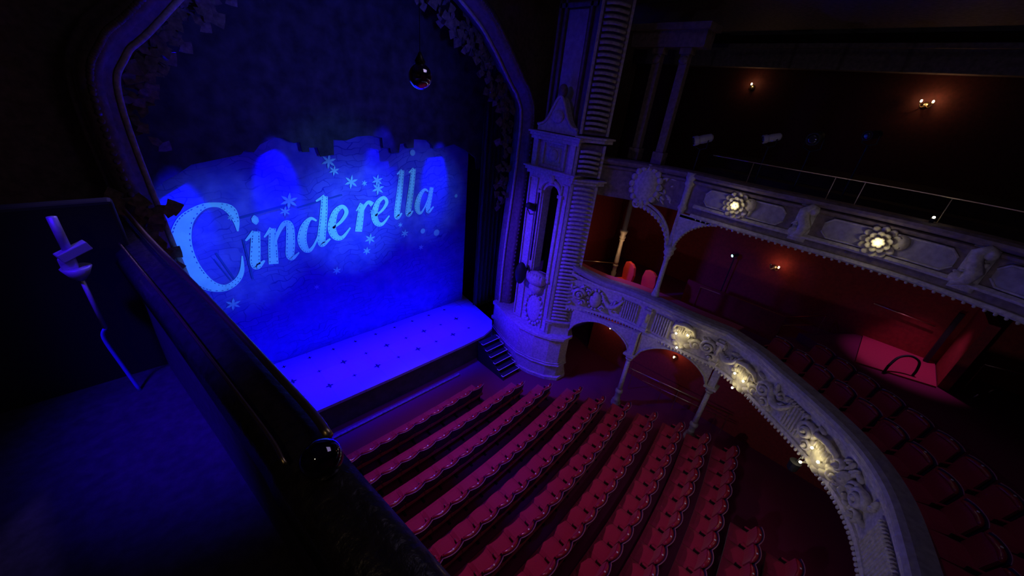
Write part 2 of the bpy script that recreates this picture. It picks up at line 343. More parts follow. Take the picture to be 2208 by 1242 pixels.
# ------------------------------------------------------------------ front cloth with the title
CY = 11.6
CL = thing('front_cloth', (0.6, CY, 1.0), 'painted front cloth with crooked stonework and large pale title lettering', 'stage cloth')
mb = MB(); nx, nz = 60, 24; vs = []; fs = []
for i in range(nx + 1):
    for k in range(nz + 1):
        x = -5.2 + 10.45 * i / nx; vs.append((x, CY + 0.03 + 0.006 * math.sin(x * 5), 1.0 + 7.6 * k / nz))
for i in range(nx):
    for k in range(nz): a = i * (nz + 1) + k; fs.append((a, a + nz + 1, a + nz + 2, a + 1))
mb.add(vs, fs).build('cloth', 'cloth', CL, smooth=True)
def ribbon(mb, pts, y, dn=5):
    P = catmull([(x, z, ww) for x, z, ww in pts], dn); L = []; R = []
    for i, p in enumerate(P):
        t = P[min(i + 1, len(P) - 1)] - P[max(i - 1, 0)]; t = Vector((t.x, t.y)).normalized(); nn = Vector((-t.y, t.x)); hw = max(p.z, .02) / 2
        L.append((p.x + nn.x * hw, y, p.y + nn.y * hw)); R.append((p.x - nn.x * hw, y, p.y - nn.y * hw))
    m = len(P); mb.add(L + R, [(i, i + 1, m + i + 1, m + i) for i in range(m - 1)]); return L, R
e = [(0.0, 5.25, .07), (.28, 5.43, .10), (.47, 5.70, .13), (.36, 5.89, .12), (.12, 5.72, .18), (-.03, 5.28, .25), (.05, 4.96, .21), (.26, 4.90, .12), (.54, 5.18, .05)]
l = [[(2.44, 6.88, .17), (2.33, 6.2, .21), (2.19, 5.42, .22), (2.23, 5.30, .15), (2.38, 5.42, .05)], [(2.25, 6.76, .05), (2.44, 6.88, .10)]]
GL = [
 [[(-2.42, 5.55, .04), (-2.40, 5.85, .15), (-2.47, 6.15, .22), (-2.72, 6.30, .12), (-3.05, 6.26, .16), (-3.42, 5.95, .32), (-3.62, 5.40, .42), (-3.60, 4.80, .42), (-3.38, 4.25, .33), (-3.05, 4.02, .20), (-2.74, 4.14, .15), (-2.55, 4.42, .11), (-2.46, 4.85, .03)]],
 [[(-2.02, 5.48, .20), (-2.12, 5.0, .24), (-2.20, 4.6, .25), (-2.17, 4.46, .18), (-1.97, 4.60, .05)], [(-2.30, 5.26, .05), (-2.06, 5.48, .12)], [(-2.06, 5.80, .1), (-1.98, 5.80, .26), (-1.90, 5.80, .1)]],
 [[(-1.62, 5.50, .17), (-1.70, 4.95, .23), (-1.77, 4.44, .25)], [(-1.86, 5.28, .04), (-1.64, 5.51, .11)], [(-1.68, 4.95, .05), (-1.50, 5.35, .10), (-1.30, 5.60, .14), (-1.18, 5.50, .20), (-1.24, 5.0, .24), (-1.31, 4.62, .22), (-1.25, 4.52, .12), (-1.06, 4.66, .04)]],
 [[(-.44, 5.55, .05), (-.60, 5.64, .10), (-.80, 5.42, .20), (-.92, 5.05, .25), (-.88, 4.75, .20), (-.76, 4.66, .12), (-.60, 4.82, .07), (-.44, 5.10, .05)], [(-.12, 6.26, .18), (-.24, 5.6, .22), (-.38, 4.95, .24), (-.36, 4.78, .16), (-.12, 4.92, .05)], [(-.38, 6.14, .05), (-.12, 6.27, .10)]],
 [e],
 [[(.98, 5.90, .17), (.89, 5.45, .22), (.79, 5.0, .23)], [(.78, 5.70, .04), (.97, 5.92, .10)], [(.87, 5.45, .05), (1.05, 5.80, .10), (1.20, 5.94, .11), (1.33, 5.84, .17)]],
 [[(1.40 + (x) * .93, 5.14 + (z - 4.9) * .90, ww * .92) for x, z, ww in e]],
 l, [[(x + .44, z + .03, ww) for x, z, ww in st] for st in l],
 [[(3.46, 6.08, .05), (3.30, 6.16, .10), (3.10, 5.95, .18), (2.99, 5.62, .22), (3.03, 5.40, .17), (3.14, 5.33, .10), (3.30, 5.52, .06), (3.46, 5.85, .05)], [(3.60, 6.22, .16), (3.52, 5.85, .19), (3.44, 5.48, .20), (3.48, 5.34, .14), (3.68, 5.50, .05)]]]
for gi, g in enumerate(GL):
    mb = MB(); md = MB()
    for si, st in enumerate(g):
        L, R = ribbon(mb, st, CY - 0.004 * (1 + si), 7)
        # running stitches just inside both edges
        for E_, F_ in ((L, R), (R, L)):
            acc = 0
            for i in range(len(E_) - 1):
                a = Vector(E_[i]); b = Vector(E_[i + 1]); c = (Vector(F_[i]) - a); acc += (b - a).length
                if c.length < 0.13: continue
                inn = c.normalized() * 0.025; a2 = a + inn; b2 = b + inn; seg = (b2 - a2)
                if seg.length < 1e-4: continue
                s0 = a2 + seg * 0.15; s1 = a2 + seg * 0.75; wv = c.normalized() * 0.018
                if i % 2 == 0 or seg.length > .08:
                    md.add([s0 + Vector((0, -.006, 0)), s1 + Vector((0, -.006, 0)), s1 + wv + Vector((0, -.006, 0)), s0 + wv + Vector((0, -.006, 0))], [(0, 1, 2, 3)])
    o = mb.build('letter', 'letter', CL)
    if md.v: md.build('stitching', 'stitch', o)
def snow(c, r, k=6):
    mb = MB()
    for i in range(k):
        q = PI * 2 * i / k + 0.3; d = Vector((math.cos(q), 0, math.sin(q))); nn = Vector((-d.z, 0, d.x))
        o = Vector((c[0], CY - 0.008, c[1])); mb.add([o + nn * r * .13, o + d * r * .55 + nn * r * .16, o + d * r, o + d * r * .55 - nn * r * .16, o - nn * r * .13], [(0, 1, 2, 3, 4)])
    mb.ball((c[0], CY - .008, c[1]), (r * .22, .002, r * .22), 8, 4); mb.build('snowflake', 'star', CL)
for x, z, r in [(.12, 7.25, .22), (.24, 6.98, .16), (.71, 6.62, .22), (1.55, 6.61, .20), (1.56, 6.34, .22), (1.32, 5.60, .12), (-1.08, 6.22, .24), (-1.23, 5.94, .15), (1.16, 4.68, .20), (1.01, 4.27, .15), (2.46, 4.65, .16), (2.3, 5.0, .10), (3.12, 3.98, .12), (-.05, 3.79, .15), (-.73, 3.38, .10), (-2.95, 3.47, .20), (-2.5, 5.93, .08), (1.12, 6.55, .10)]: snow((x, z), r)
for x, z, r in [(3.21, 4.62, .10), (3.82, 4.45, .13), (2.85, 7.43, .10), (4.7, 5.8, .07)]:
    MB().slab([(x + r * math.cos(q), z + r * math.sin(q)) for q in [2 * PI * k / 14 for k in range(14)]], CY - .008, CY - .006).build('dot', 'star', CL)
# painted door and beams
for x0, z0, x1, z1, ww in [(-3.0, 5.05, -2.75, 4.15, .05), (-3.08, 4.9, -2.85, 4.2, .03), (-2.35, 5.3, -2.35, 4.1, .05), (-2.3, 5.9, -1.2, 6.1, .06), (-.9, 6.0, .4, 6.25, .05)]:
    mb = MB(); ribbon(mb, [(x0, z0, ww), (x1, z1, ww)], CY - .002, 2); mb.build('painted_beam', 'stitch', CL)

# dark leafy header above the cloth and side legs
hdr = [(-6.5, 6.3), (-4.9, 6.3), (-4.1, 6.72), (-3.85, 6.72), (-3.6, 6.95), (-3.3, 7.12), (-3.0, 7.32), (-2.5, 7.42), (-2.0, 7.52), (-1.9, 7.62), (-1.72, 7.56), (-1.55, 7.75), (-1.2, 7.92), (-1.0, 7.90), (-.78, 7.78), (-.62, 7.80), (-.6, 7.55), (-.42, 7.55), (-.42, 7.66), (-.2, 7.66), (-.15, 7.42), (.22, 7.46), (.25, 7.86), (.6, 7.84), (.92, 7.95), (1.3, 7.98), (1.7, 7.92), (1.72, 7.62), (1.95, 7.62), (1.98, 7.46), (2.25, 7.48), (2.3, 7.74), (2.5, 7.76), (2.55, 7.60), (2.78, 7.62), (2.8, 7.88), (3.3, 7.86), (3.5, 7.7), (3.52, 7.58), (3.9, 7.6), (4.4, 7.72), (4.9, 7.52), (5.4, 7.22), (5.5, 6.8), (7.5, 6.8)]
mb = MB(); m_ = len(hdr)
mb.add([(x, 11.40, z) for x, z in hdr] + [(x, 11.40, 13.5) for x, z in hdr] + [(x, 11.44, z) for x, z in hdr] + [(x, 11.44, 13.5) for x, z in hdr],
       [(i, i + 1, m_ + i + 1, m_ + i) for i in range(m_ - 1)] + [(2 * m_ + i, 3 * m_ + i, 3 * m_ + i + 1, 2 * m_ + i + 1) for i in range(m_ - 1)] + [(i, 2 * m_ + i, 2 * m_ + i + 1, i + 1) for i in range(m_ - 1)])
tag(mb.build('leafy_header', 'header', loc=(0.6, 11.4, 7.8)), 'dark cut-edged scenic header hanging above the blue lit cloth', 'stage header')
mb = MB(); leg = []
for i in range(41):
    x = 5.30 + 1.5 * i / 40; leg.append((x, 10.9 + 0.07 * math.sin(i * 1.1)))
mb.add([(x, y, 1.0) for x, y in leg] + [(x, y, 13) for x, y in leg], [(i, i + 1, 42 + i, 41 + i) for i in range(40)])
tag(mb.build('side_curtain', 'drape', loc=(5.9, 10.9, 1.0), smooth=True), 'dark pleated side curtain between the title cloth and the arch', 'curtain')
mb = MB(); mb.box((-4.35, 8.95, 3.9), (.10, .05, 5.8))
for i in range(70):
    leaf(mb, Vector((random.uniform(-4.5, -3.95), random.uniform(8.7, 9.1), random.uniform(5.7, 7.2))), random.uniform(.25, .5), random.uniform(0, 6.3), random.uniform(-.5, .5))
tag(mb.build('leaf_cluster', 'leaf', loc=(-4.2, 8.9, 6.4)), 'dark leafy scenery clump at the left edge of the title cloth', 'scenery')

# ------------------------------------------------------------------ stairs beside the stage
ST = thing('stage_stairs', (4.3, 8.0, 0), 'black treads with pale nosings leading up to the stage', 'stairs')
for i in range(6):
    z = 0.92 - i * 0.155; y = 8.60 - i * 0.235; xo = 4.28 + 0.01 * i
    t = MB().box((xo, y, z - .02), (0.86, 0.26, 0.04)).build('tread', 'step', ST)
    mb = MB(); mb.box((xo, y - .13, z + .002), (0.86, 0.022, 0.022)); mb.box((xo + .43, y - .02, z + .002), (0.02, 0.22, 0.02)); mb.box((xo - .43, y - .08, z + .002), (.02, .10, .02)); mb.build('nosing', 'nosing', t)
    MB().box((xo, y + .12, z - .09), (0.84, 0.02, 0.13)).build('riser', 'step', ST)
for s in (-.4, .4):
    mb = MB(); P = [(8.80, 0.90), (8.55, 0.86), (7.25, 0.05), (7.25, 0.0), (8.80, 0.0)]
    mb.add([(4.3 + s - .015, y, z) for y, z in P] + [(4.3 + s + .015, y, z) for y, z in P], [(0, 1, 2, 3, 4), (9, 8, 7, 6, 5)] + [(i, 5 + i, 5 + (i + 1) % 5, (i + 1) % 5) for i in range(5)]); mb.build('stringer', 'step', ST)

# ------------------------------------------------------------------ box tower
TW = thing('box_tower', (5.5, 7.4, 0), 'tall ornate plaster tower with arched niche and ribbed pilaster beside the arch', 'tower')
def wallA(y0, y1, z0, z1, x=5.3, th=0.5):   # slab facing the stage centre (-x)
    return ((x + th / 2, (y0 + y1) / 2, (z0 + z1) / 2), (th, y1 - y0, z1 - z0))
base = [(5.30, 9.5), (5.15, 9.0), (4.95, 8.3), (4.86, 7.65), (4.98, 7.0), (5.22, 6.45), (5.52, 6.12), (5.95, 6.1), (6.4, 6.5), (6.4, 9.5)]
mb = MB().prism(base, 0.0, 1.85); mb.build('base', 'plaster', TW, bevel=0.02)
def ringm(z, h, g): 
    c = Vector((5.9, 8.0)); return MB().prism([tuple(c + (Vector(p) - c) * (1 + g)) for p in base], z, z + h)
for z, h, g in [(0.0, .14, .06), (0.62, .05, .04), (1.80, .10, .06), (0.72, .03, .02)]: ringm(z, h, g).build('base_moulding', 'plaster', TW, bevel=0.01)
# body panel with niche opening
mb = MB(); x = 5.30
for y0, y1, z0, z1 in [(6.72, 7.12, 1.85, 7.45), (7.74, 8.45, 1.85, 7.45), (7.12, 7.74, 1.85, 3.95), (7.12, 7.74, 7.1, 7.45)]: mb.box(*wallA(y0, y1, z0, z1, x, .35))
ap = [(7.12, 7.1), (7.12, 6.78)] + [(7.43 - .31 * math.cos(q), 6.78 + .31 * math.sin(q)) for q in [PI * k / 10 for k in range(11)]] + [(7.74, 6.78), (7.74, 7.1)]
m_ = len(ap); mb.add([(x, y, z) for y, z in ap] + [(x + .35, y, z) for y, z in ap], [tuple(range(m_))] + [(i, (i + 1) % m_, m_ + (i + 1) % m_, m_ + i) for i in range(m_)])
mb.build('niche_wall', 'plaster', TW, bevel=0.01)
MB().box((5.95, 7.43, 5.5), (0.1, 0.75, 3.4)).build('niche_back', 'black', TW)
mb = MB()
for y in (7.02, 7.84):
    mb.box((5.27, y, 5.35), (.08, .12, 2.9)); mb.box((5.25, y, 6.83), (.12, .18, .1)); mb.box((5.25, y, 3.9), (.12, .18, .1))
mb.tube([(5.26, 7.43 - .41 * math.cos(q), 6.86 + .38 * math.sin(q)) for q in [PI * k / 12 for k in range(13)]], .05, 6)
mb.ball((5.22, 7.43, 7.3), (.08, .12, .16)); mb.build('niche_surround', 'plaster', TW, bevel=0.01)
mb = MB()
mb.ball((5.2, 7.43, 3.85), (.30, .42, .26), 14, 8); mb.ball((5.22, 7.43, 3.5), (.22, .3, .25), 12, 6)
for k in range(7): mb.ball((5.0 + .02 * abs(k - 3), 7.43 + .11 * (k - 3), 3.9), (.06, .05, .18), 6, 5)
mb.build('shell_balcony', 'plaster', TW, smooth=True)
# sunken oval cartouche below the niche
mb = MB(); mb.ball((5.28, 7.43, 2.6), (.08, .34, .55), 18, 10)
for k in range(18): q = 2 * PI * k / 18; mb.ball((5.24, 7.43 + .40 * math.cos(q), 2.6 + .62 * math.sin(q)), (.06, .07, .07), 6, 4)
mb.build('cartouche', 'plaster', TW, smooth=True)
for (yc, wd, z0, z1) in [(8.2, .34, 1.95, 7.2), (6.9, .22, 1.95, 7.2)]:
    mb = MB()
    for dy in (-wd / 2, wd / 2): mb.box((5.27, yc + dy, (z0 + z1) / 2), (.06, .035, z1 - z0))
    for zz in (z0, z1): mb.box((5.27, yc, zz), (.06, wd, .035))
    mb.build('panel_frame', 'plaster', TW)
def cornice(z, h, g, nm='cornice'):
    mb = MB(); mb.box((5.62 - g / 2, 7.58, z + h / 2), (.7 + g, 1.78 + 2 * g, h)); mb.box((5.62 - g * .25, 7.58, z - .05), (.7 + g * .5, 1.78 + g, .1)); mb.box((5.62 - g * .75, 7.58, z + h + .02), (.7 + g * 1.5, 1.78 + 3 * g, .05)); mb.build(nm, 'plaster', TW, bevel=.012)
cornice(7.42, .10, .10)
MB().box((5.65, 7.58, 7.98), (.6, 1.66, .95)).build('attic_block', 'plaster', TW)
mb = MB()
for dy in (-.42, .42): mb.box((5.33, 7.58 + dy, 7.98), (.1, .09, .8))
for dz in (-.36, .36): mb.box((5.33, 7.58, 7.98 + dz), (.1, .84, .09))
mb.box((5.34, 7.58, 7.98), (.05, .5, .42)); mb.ball((5.30, 7.58, 7.98), (.06, .2, .18), 12, 8)
for yy in (6.85, 8.3): mb.box((5.30, yy, 7.95), (.12, .2, .86))
mb.build('attic_panel', 'plaster', TW, bevel=.015)
cornice(8.46, .09, .08)
mb = MB(); MBp = [(6.8, 8.62)] + [(6.8 + 1.5 * t, 8.78 + .80 * math.exp(-((t - .5) / .22) ** 2)) for t in [k / 20 for k in range(21)]] + [(8.3, 8.62)]
m_ = len(MBp); mb.add([(5.25, y, z) for y, z in MBp] + [(5.5, y, z) for y, z in MBp], [tuple(range(m_)), tuple(reversed(range(m_, 2 * m_)))] + [(i, m_ + i, m_ + (i + 1) % m_, (i + 1) % m_) for i in range(m_)])
mb.build('pediment', 'plaster', TW)
MB().tube([(5.24, y, z) for y, z in MBp[1:-1]], .045, 6).build('pediment_moulding', 'plaster', TW, smooth=True)
MB().ball((5.22, 7.55, 9.05), (.06, .22, .18), 12, 8).build('pediment_ornament', 'plaster', TW, smooth=True)
MB().ball((5.3, 7.55, 9.72), (.14, .14, .18)).build('pediment_finial', 'plaster_dark', TW, smooth=True)
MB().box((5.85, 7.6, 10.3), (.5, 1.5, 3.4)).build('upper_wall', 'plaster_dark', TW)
mb = MB()
for dy in (-.62, -.42, .42, .62): mb.box((5.56, 7.6 + dy, 10.3), (.12, .07, 3.2))
mb.box((5.56, 7.6, 11.75), (.12, 1.3, .1)); mb.build('upper_panel_frame', 'plaster_dark', TW)
MB().box((5.575, 7.6, 10.3), (.06, .66, 2.7)).build('upper_panel', 'plaster_field', TW)
mb = MB(); mb.box((5.9, 7.3, 12.05), (1.1, 2.7, .16)); mb.box((5.95, 7.3, 12.2), (1.3, 2.9, .14)); mb.box((5.95, 7.4, 13.1), (.9, 2.1, 1.7)); mb.build('top_cornice', 'plaster_dark', TW, bevel=.02)
# ribbed pilaster on the house side
PF = (Vector((5.26, 6.72, 0)), Vector((5.84, 6.14, 0)))
def pil(z0, z1, mname, m, rib):
    a, b = PF; t = (b - a).normalized(); nn = Vector((t.y, -t.x, 0)).normalized()
    if nn.dot(Vector((-1, -1, 0))) < 0: nn = -nn
    mb = MB(); q = [a, b, b - nn * .5, a - nn * .5]; mb.prism([(p.x, p.y) for p in q], z0, z1); mb.build(mname, m, TW, bevel=.01)
    mb = MB(); L = (b - a).length
    for e_ in (0.035, L - .035):
        c = a + t * e_ + nn * .02; mb.box((c.x, c.y, (z0 + z1) / 2), (.07, .05, z1 - z0), rz=math.atan2(t.y, t.x))
    mb.build('pilaster_edge', 'plaster', TW)
    if rib:
        mb = MB(); z = z0 + .15
        while z < z1 - .1:
            c = a + t * L * .5 + nn * .02
            pts = [a + t * (L * u) + nn * (.02 + .07 * math.sin(PI * u)) for u in (.14, .3, .5, .7, .86)]
            mb.tube([(p.x, p.y, z + .02 * math.sin(k)) for k, p in enumerate(pts)], .042, 6); z += .135
        mb.build('rib', 'plaster', TW, smooth=True)
    return nn
pil(2.45, 7.3, 'pilaster_shaft', 'plaster', True)
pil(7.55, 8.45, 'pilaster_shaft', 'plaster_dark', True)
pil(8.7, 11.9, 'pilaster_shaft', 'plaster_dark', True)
pil(1.85, 2.35, 'pilaster_foot', 'plaster', False)
for z in (2.36, 7.32, 8.5):
    mb = MB(); mb.prism([(5.18, 6.75), (5.30, 6.55), (5.70, 6.12), (5.98, 6.02), (6.0, 6.6), (5.5, 6.9)], z, z + .10); mb.prism([(5.13, 6.75), (5.26, 6.5), (5.68, 6.06), (6.02, 5.97), (6.04, 6.6), (5.5, 6.9)], z + .10, z + .15)
    mb.build('pilaster_capital', 'plaster', TW, bevel=.01)
# dark speaker bracket and lantern hung by the niche
t = thing('wall_speaker', (4.95, 8.0, 3.9), 'dark rounded loudspeaker mounted on the tower below the niche', 'speaker')
MB().ball((4.95, 8.0, 3.9), (.2, .2, .42), 14, 10).build('cabinet', 'black', t, smooth=True); MB().tube([(4.95, 8.0, 4.0), (5.3, 8.0, 4.0)], .03, 6).build('bracket', 'blackmetal', t)
t = thing('stage_lantern', (5.1, 8.05, 6.3), 'black stage lantern clamped at the left edge of the tower niche', 'stage light')
MB().lathe([(.08, -.16), (.11, -.1), (.11, .14), (.14, .2)], (5.08, 8.05, 6.3), 12, Matrix.Rotation(1.9, 4, 'Y')).build('housing', 'black', t, smooth=True)
MB().tube([(5.28, 8.05, 6.0), (5.1, 8.05, 6.02), (5.02, 8.18, 6.3)], .018, 6).build('yoke', 'blackmetal', t)
MB().tube([(5.22, 7.86, 4.4), (5.22, 7.86, 6.9)], .03, 8).build('boom_pipe', 'blackmetal', t)

# ------------------------------------------------------------------ balcony fronts
class Curve2:
    def __init__(s, P, kink=None, n=8):
        if kink is None: pts = catmull([(x, y, 0) for x, y in P], n)
        else:
            k = kink; pts = catmull([(x, y, 0) for x, y in P[:k + 1]], n)[:-1] + catmull([(x, y, 0) for x, y in P[k:]], n)
        s.p = pts; s.s = [0]
        for i in range(1, len(pts)): s.s.append(s.s[-1] + (pts[i] - pts[i - 1]).length)
    def at(s, u):
        u = max(0, min(u, s.s[-1] - 1e-4))
        i = max(k for k in range(len(s.s) - 1) if s.s[k] <= u); f = (u - s.s[i]) / (s.s[i + 1] - s.s[i])
        p = s.p[i].lerp(s.p[i + 1], f); t = (s.p[i + 1] - s.p[i]).normalized(); return p, t
    def nrm(s, u):
        a, _ = s.at(u - .15); b, _ = s.at(u + .15); t = (b - a).normalized(); nn = Vector((t.y, -t.x, 0))
        return nn
    def frame(s, u, z, c=0.0):      # local x along, y outwards (to the house), z up
        p, t = s.at(u); nn = s.nrm(u); t = Vector((-nn.y, nn.x, 0))
        o = p + nn * c; return Matrix(((t.x, nn.x, 0, o.x), (t.y, nn.y, 0, o.y), (0, 0, 1, z), (0, 0, 0, 1)))
FL = Curve2([(5.6, 6.3), (6.1, 5.55), (6.42, 4.7), (6.52, 3.7), (6.52, 2.6), (6.62, 1.55), (6.25, .7), (5.84, .13), (5.13, -.82), (4.48, -1.5), (3.7, -1.95), (2.76, -2.2), (1.5, -2.4), (0, -2.5), (-1.6, -2.4), (-3.0, -2.1)], 5)
FU = Curve2([(5.9, 6.3), (6.45, 5.3), (6.75, 4.2), (6.72, 3.3), (6.65, 2.2), (6.65, 1.2), (6.66, 0), (6.47, -1.15), (6.0, -2.3), (5.2, -3.4), (4.2, -4.3)])
def sgn(F):   # normals must point to the house centre
    p, _ = F.at(5.0); return 1 if (Vector((0, 3, 0)) - p).dot(F.nrm(5.0)) > 0 else -1
for F in (FL, FU):
    if sgn(F) < 0:
        old = Curve2.nrm
        F.nrm = (lambda self: (lambda u: -Curve2.nrm(self, u)))(F)
def fsweep(F, u0, u1, prof, step=.15, zf=None):
    pts = []; u = u0
    n_ = max(2, int((u1 - u0) / step)); out = []
    for i in range(n_ + 1):
        u = u0 + (u1 - u0) * i / n_; p, _ = F.at(u); dz = zf(u) if zf else 0
        out.append((Vector((p.x, p.y, dz)), F.nrm(u), Vector((0, 0, 1))))
    return out, prof
def SW(F, u0, u1, prof, name, m, parent, zf=None, smooth=False):
    pts, pr = fsweep(F, u0, u1, prof, .15, zf); return MB().sweep(pts, pr).build(name, m, parent, smooth=smooth)
rise = lambda u: 0.42 * max(0, 1 - u / 1.3) ** 1.5
LEN = FL.s[-1]
BF = thing('dress_circle_balustrade', (6.5, 2.6, 3.1), 'ornate curved plaster front of the dress circle', 'balcony front')
SW(FL, 0, LEN, [(-.15, 3.12), (0, 3.12), (0, 4.2), (-.15, 4.2)], 'fascia', 'plaster', BF, None)
SW(FL, 0, LEN, [(-.26, 4.16), (.04, 4.14), (.10, 4.20), (.12, 4.27), (.09, 4.33), (.0, 4.36), (-.26, 4.36)], 'top_cap', 'plaster_field', BF, rise)
SW(FL, 0, LEN, [(.0, 4.02), (.05, 4.04), (.07, 4.10), (.05, 4.15), (0, 4.15)], 'upper_moulding', 'plaster', BF, lambda u: rise(u) * .8)
SW(FL, 0, LEN, [(-.2, 3.06), (.04, 3.06), (.07, 3.12), (.05, 3.19), (0, 3.2), (-.1, 3.2)], 'lower_moulding', 'plaster', BF)
SW(FL, 0, 5.0, [(-.8, 4.2), (-.27, 4.24), (-.27, 4.28), (-.8, 4.26)], 'velvet_ledge', 'velvet', BF, rise)
mb = MB(); u = .05
while u < LEN - .05:
    mb.M = FL.frame(u, 3.08, .07); mb.ball((0, 0, 0), (.035, .035, .05), 6, 4); u += .105
mb.build('bead_moulding', 'plaster', BF, smooth=True)
def volute(mb, cx, cz, r, d=1, turns=1.6, w_=.05, c=.05):
    pts = []; rr = []
    for k in range(22):
        t = k / 21; q = turns * 2 * PI * t; R_ = r * (1 - .8 * t); pts.append((cx + d * R_ * math.cos(q), c + .05 * t, cz + R_ * math.sin(q))); rr.append(w_ * (1 - .4 * t))
    mb.tube(pts, rr, 6); mb.ball((cx, c + .05, cz), (w_, .06, w_), 8, 5)
def foliage(mb, x0, x1, z0, z1, nn_, rnd):
    for k in range(nn_):
        x_, z_ = rnd.uniform(x0, x1), rnd.uniform(z0, z1); q = rnd.uniform(0, PI)
        mb.ball((x_, .03, z_), (rnd.uniform(.05, .12), .045, rnd.uniform(.025, .045)), 7, 5, Matrix.Rotation(q, 4, 'Y'))
rnd = random.Random(3)
clusters = [3.95, 5.85, 8.30]
ramp = Matrix.Identity(4)
# carved ornament between the lamps: one part per motif
def motif(F, u, z, kind, parent, m='plaster', w_=.5, h_=.75, c=0.0):
    mb = MB(F.frame(u, z, c) @ Matrix.Diagonal((1, 1.7, 1, 1)))
    if kind == 'scroll':
        volute(mb, 0, .05, .21, 1, 1.7, .055); volute(mb, .16, -.22, .12, -1, 1.3, .04); foliage(mb, -.28, .3, -.35, .38, 12, rnd); name = 'scroll_ornament'
    elif kind == 'flutes':
        k = -w_ / 2
        while k <= w_ / 2: mb.box((k, .025, -.02), (.04, .05, h_ * .82)); mb.ball((k, .03, h_ * .4), (.03, .04, .04), 6, 4); k += .078
        name = 'fluted_panel'
    elif kind == 'festoon':
        mb.tube([(-.35 + .7 * t, .05, .28 - 1.4 * t * (1 - t)) for t in [j / 10 for j in range(11)]], [.03 + .05 * math.sin(PI * j / 10) for j in range(11)], 7)
        foliage(mb, -.35, .35, -.2, .3, 16, rnd); name = 'festoon'
    elif kind == 'pilaster':
        mb.box((0, .04, 0), (.16, .08, h_ + .1)); mb.box((0, .06, h_ * .42), (.22, .12, .1)); mb.box((0, .06, -h_ * .45), (.2, .12, .1)); mb.ball((0, .09, .1), (.05, .05, .2), 8, 6); name = 'console'
    elif kind == 'shield':
        mb.ball((0, .03, 0), (.2, .10, .3), 14, 8)
        for q in range(14): mb.ball((.26 * math.cos(q * PI / 7), .03, .36 * math.sin(q * PI / 7)), (.06, .04, .06), 6, 4)
        volute(mb, -.25, .25, .1, -1, 1.2, .035); volute(mb, .25, -.25, .1, 1, 1.2, .035); name = 'shield_ornament'
    elif kind == 'mask':
        mb.ball((0, .05, .02), (.13, .11, .17), 14, 10); mb.ball((0, .16, .0), (.028, .035, .05), 8, 5)
        for s_ in (-1, 1): mb.ball((.055 * s_, .145, .05), (.03, .02, .02), 6, 4); volute(mb, .24 * s_, .08, .13, s_, 1.3, .045)
        mb.box((0, .15, -.075), (.07, .02, .015)); foliage(mb, -.3, .3, -.38, -.18, 8, rnd); foliage(mb, -.22, .22, .18, .32, 8, rnd); name = 'mask_ornament'
    return mb.build(name, m, parent, smooth=kind not in ('flutes', 'pilaster'))
LO = [(.35, 'scroll'), (.95, 'shield'), (1.5, 'festoon'), (2.15, 'flutes'), (2.75, 'pilaster'), (3.25, 'flutes'), (4.62, 'scroll'), (4.93, 'pilaster'), (5.25, 'festoon'), (6.55, 'scroll'), (6.95, 'festoon'), (7.45, 'flutes'), (7.82, 'scroll'), (8.98, 'mask'), (9.45, 'scroll'), (10.35, 'flutes'), (10.95, 'flutes'), (11.3, 'pilaster'), (11.8, 'shield'), (12.5, 'scroll'), (13.2, 'flutes')]
for u, k in LO: motif(FL, u, 3.62 + .3 * rise(u), k, BF, w_=.62 if u > 10 else .5)
# spandrel arches below the box front
def spandrel(a, b, zs, zc, ztop, nm):
    a = Vector(a); b = Vector(b); t = b - a; nn = Vector((t.y, -t.x, 0)).normalized() * .05; P = []
    for k in range(17):
        u = k / 16; P.append((a + t * u, zs + (zc - zs) * math.sin(PI * u) ** .6))
    mb = MB(); vs = []
    for p, z in P: vs += [p + nn + Vector((0, 0, z)), p + nn + Vector((0, 0, ztop)), p - nn + Vector((0, 0, z)), p - nn + Vector((0, 0, ztop))]
    fs = []
    for i in range(16): q = i * 4; fs += [(q, q + 4, q + 5, q + 1), (q + 2, q + 3, q + 7, q + 6), (q, q + 2, q + 6, q + 4), (q + 1, q + 5, q + 7, q + 3)]
    mb.add(vs, fs); o = mb.build('spandrel', 'plaster', BF)
    MB().tube([p + nn * 1.3 + Vector((0, 0, z)) for p, z in P], .035, 6).build('arch_moulding', 'plaster', BF, smooth=True)
spandrel((5.75, 6.05, 0), (6.33, 3.95, 0), 2.25, 3.0, 3.12, '')
spandrel((6.36, 3.75, 0), (6.88, 1.6, 0), 2.25, 3.0, 3.12, '')
# circle slab and floor
def floor_poly(F, z0, z1, name, off, xr, m, label, u0=0, extra=None):
    pts = []; n_ = 60
    for i in range(n_ + 1):
        u = u0 + (F.s[-1] - u0) * i / n_; p, _ = F.at(u); q = p - F.nrm(u) * off; pts.append((q.x, q.y))
    pts += extra; mb = MB(); mb.prism(pts, z0, z1); return struct(name, mb, m, label)
floor_poly(FL, 3.15, 3.5, 'circle_floor', .1, 12, 'carpet', 'crimson carpeted floor of the dress circle', extra=[(-3.2, -9.5), (12.4, -9.5), (12.4, 9.5), (6.4, 9.5), (6.0, 6.4)])
floor_poly(FL, 3.5, 3.72, 'circle_step', 2.0, 12, 'carpet', 'second stepping of the dress circle floor', u0=5.2, extra=[(-3.2, -9.5), (10.8, -9.5), (10.8, .5)])
floor_poly(FL, 3.72, 3.98, 'circle_step', 2.9, 12, 'carpet', 'third stepping of the dress circle floor', u0=5.2, extra=[(-3.2, -9.5), (10.8, -9.5), (10.8, -1.0)])
floor_poly(FU, 7.05, 7.3, 'upper_circle_floor', .1, 12, 'darkwall', 'dark floor of the upper circle', extra=[(4.0, -9.5), (12.4, -9.5), (12.4, 9.5), (6.4, 9.5), (6.0, 6.4)])
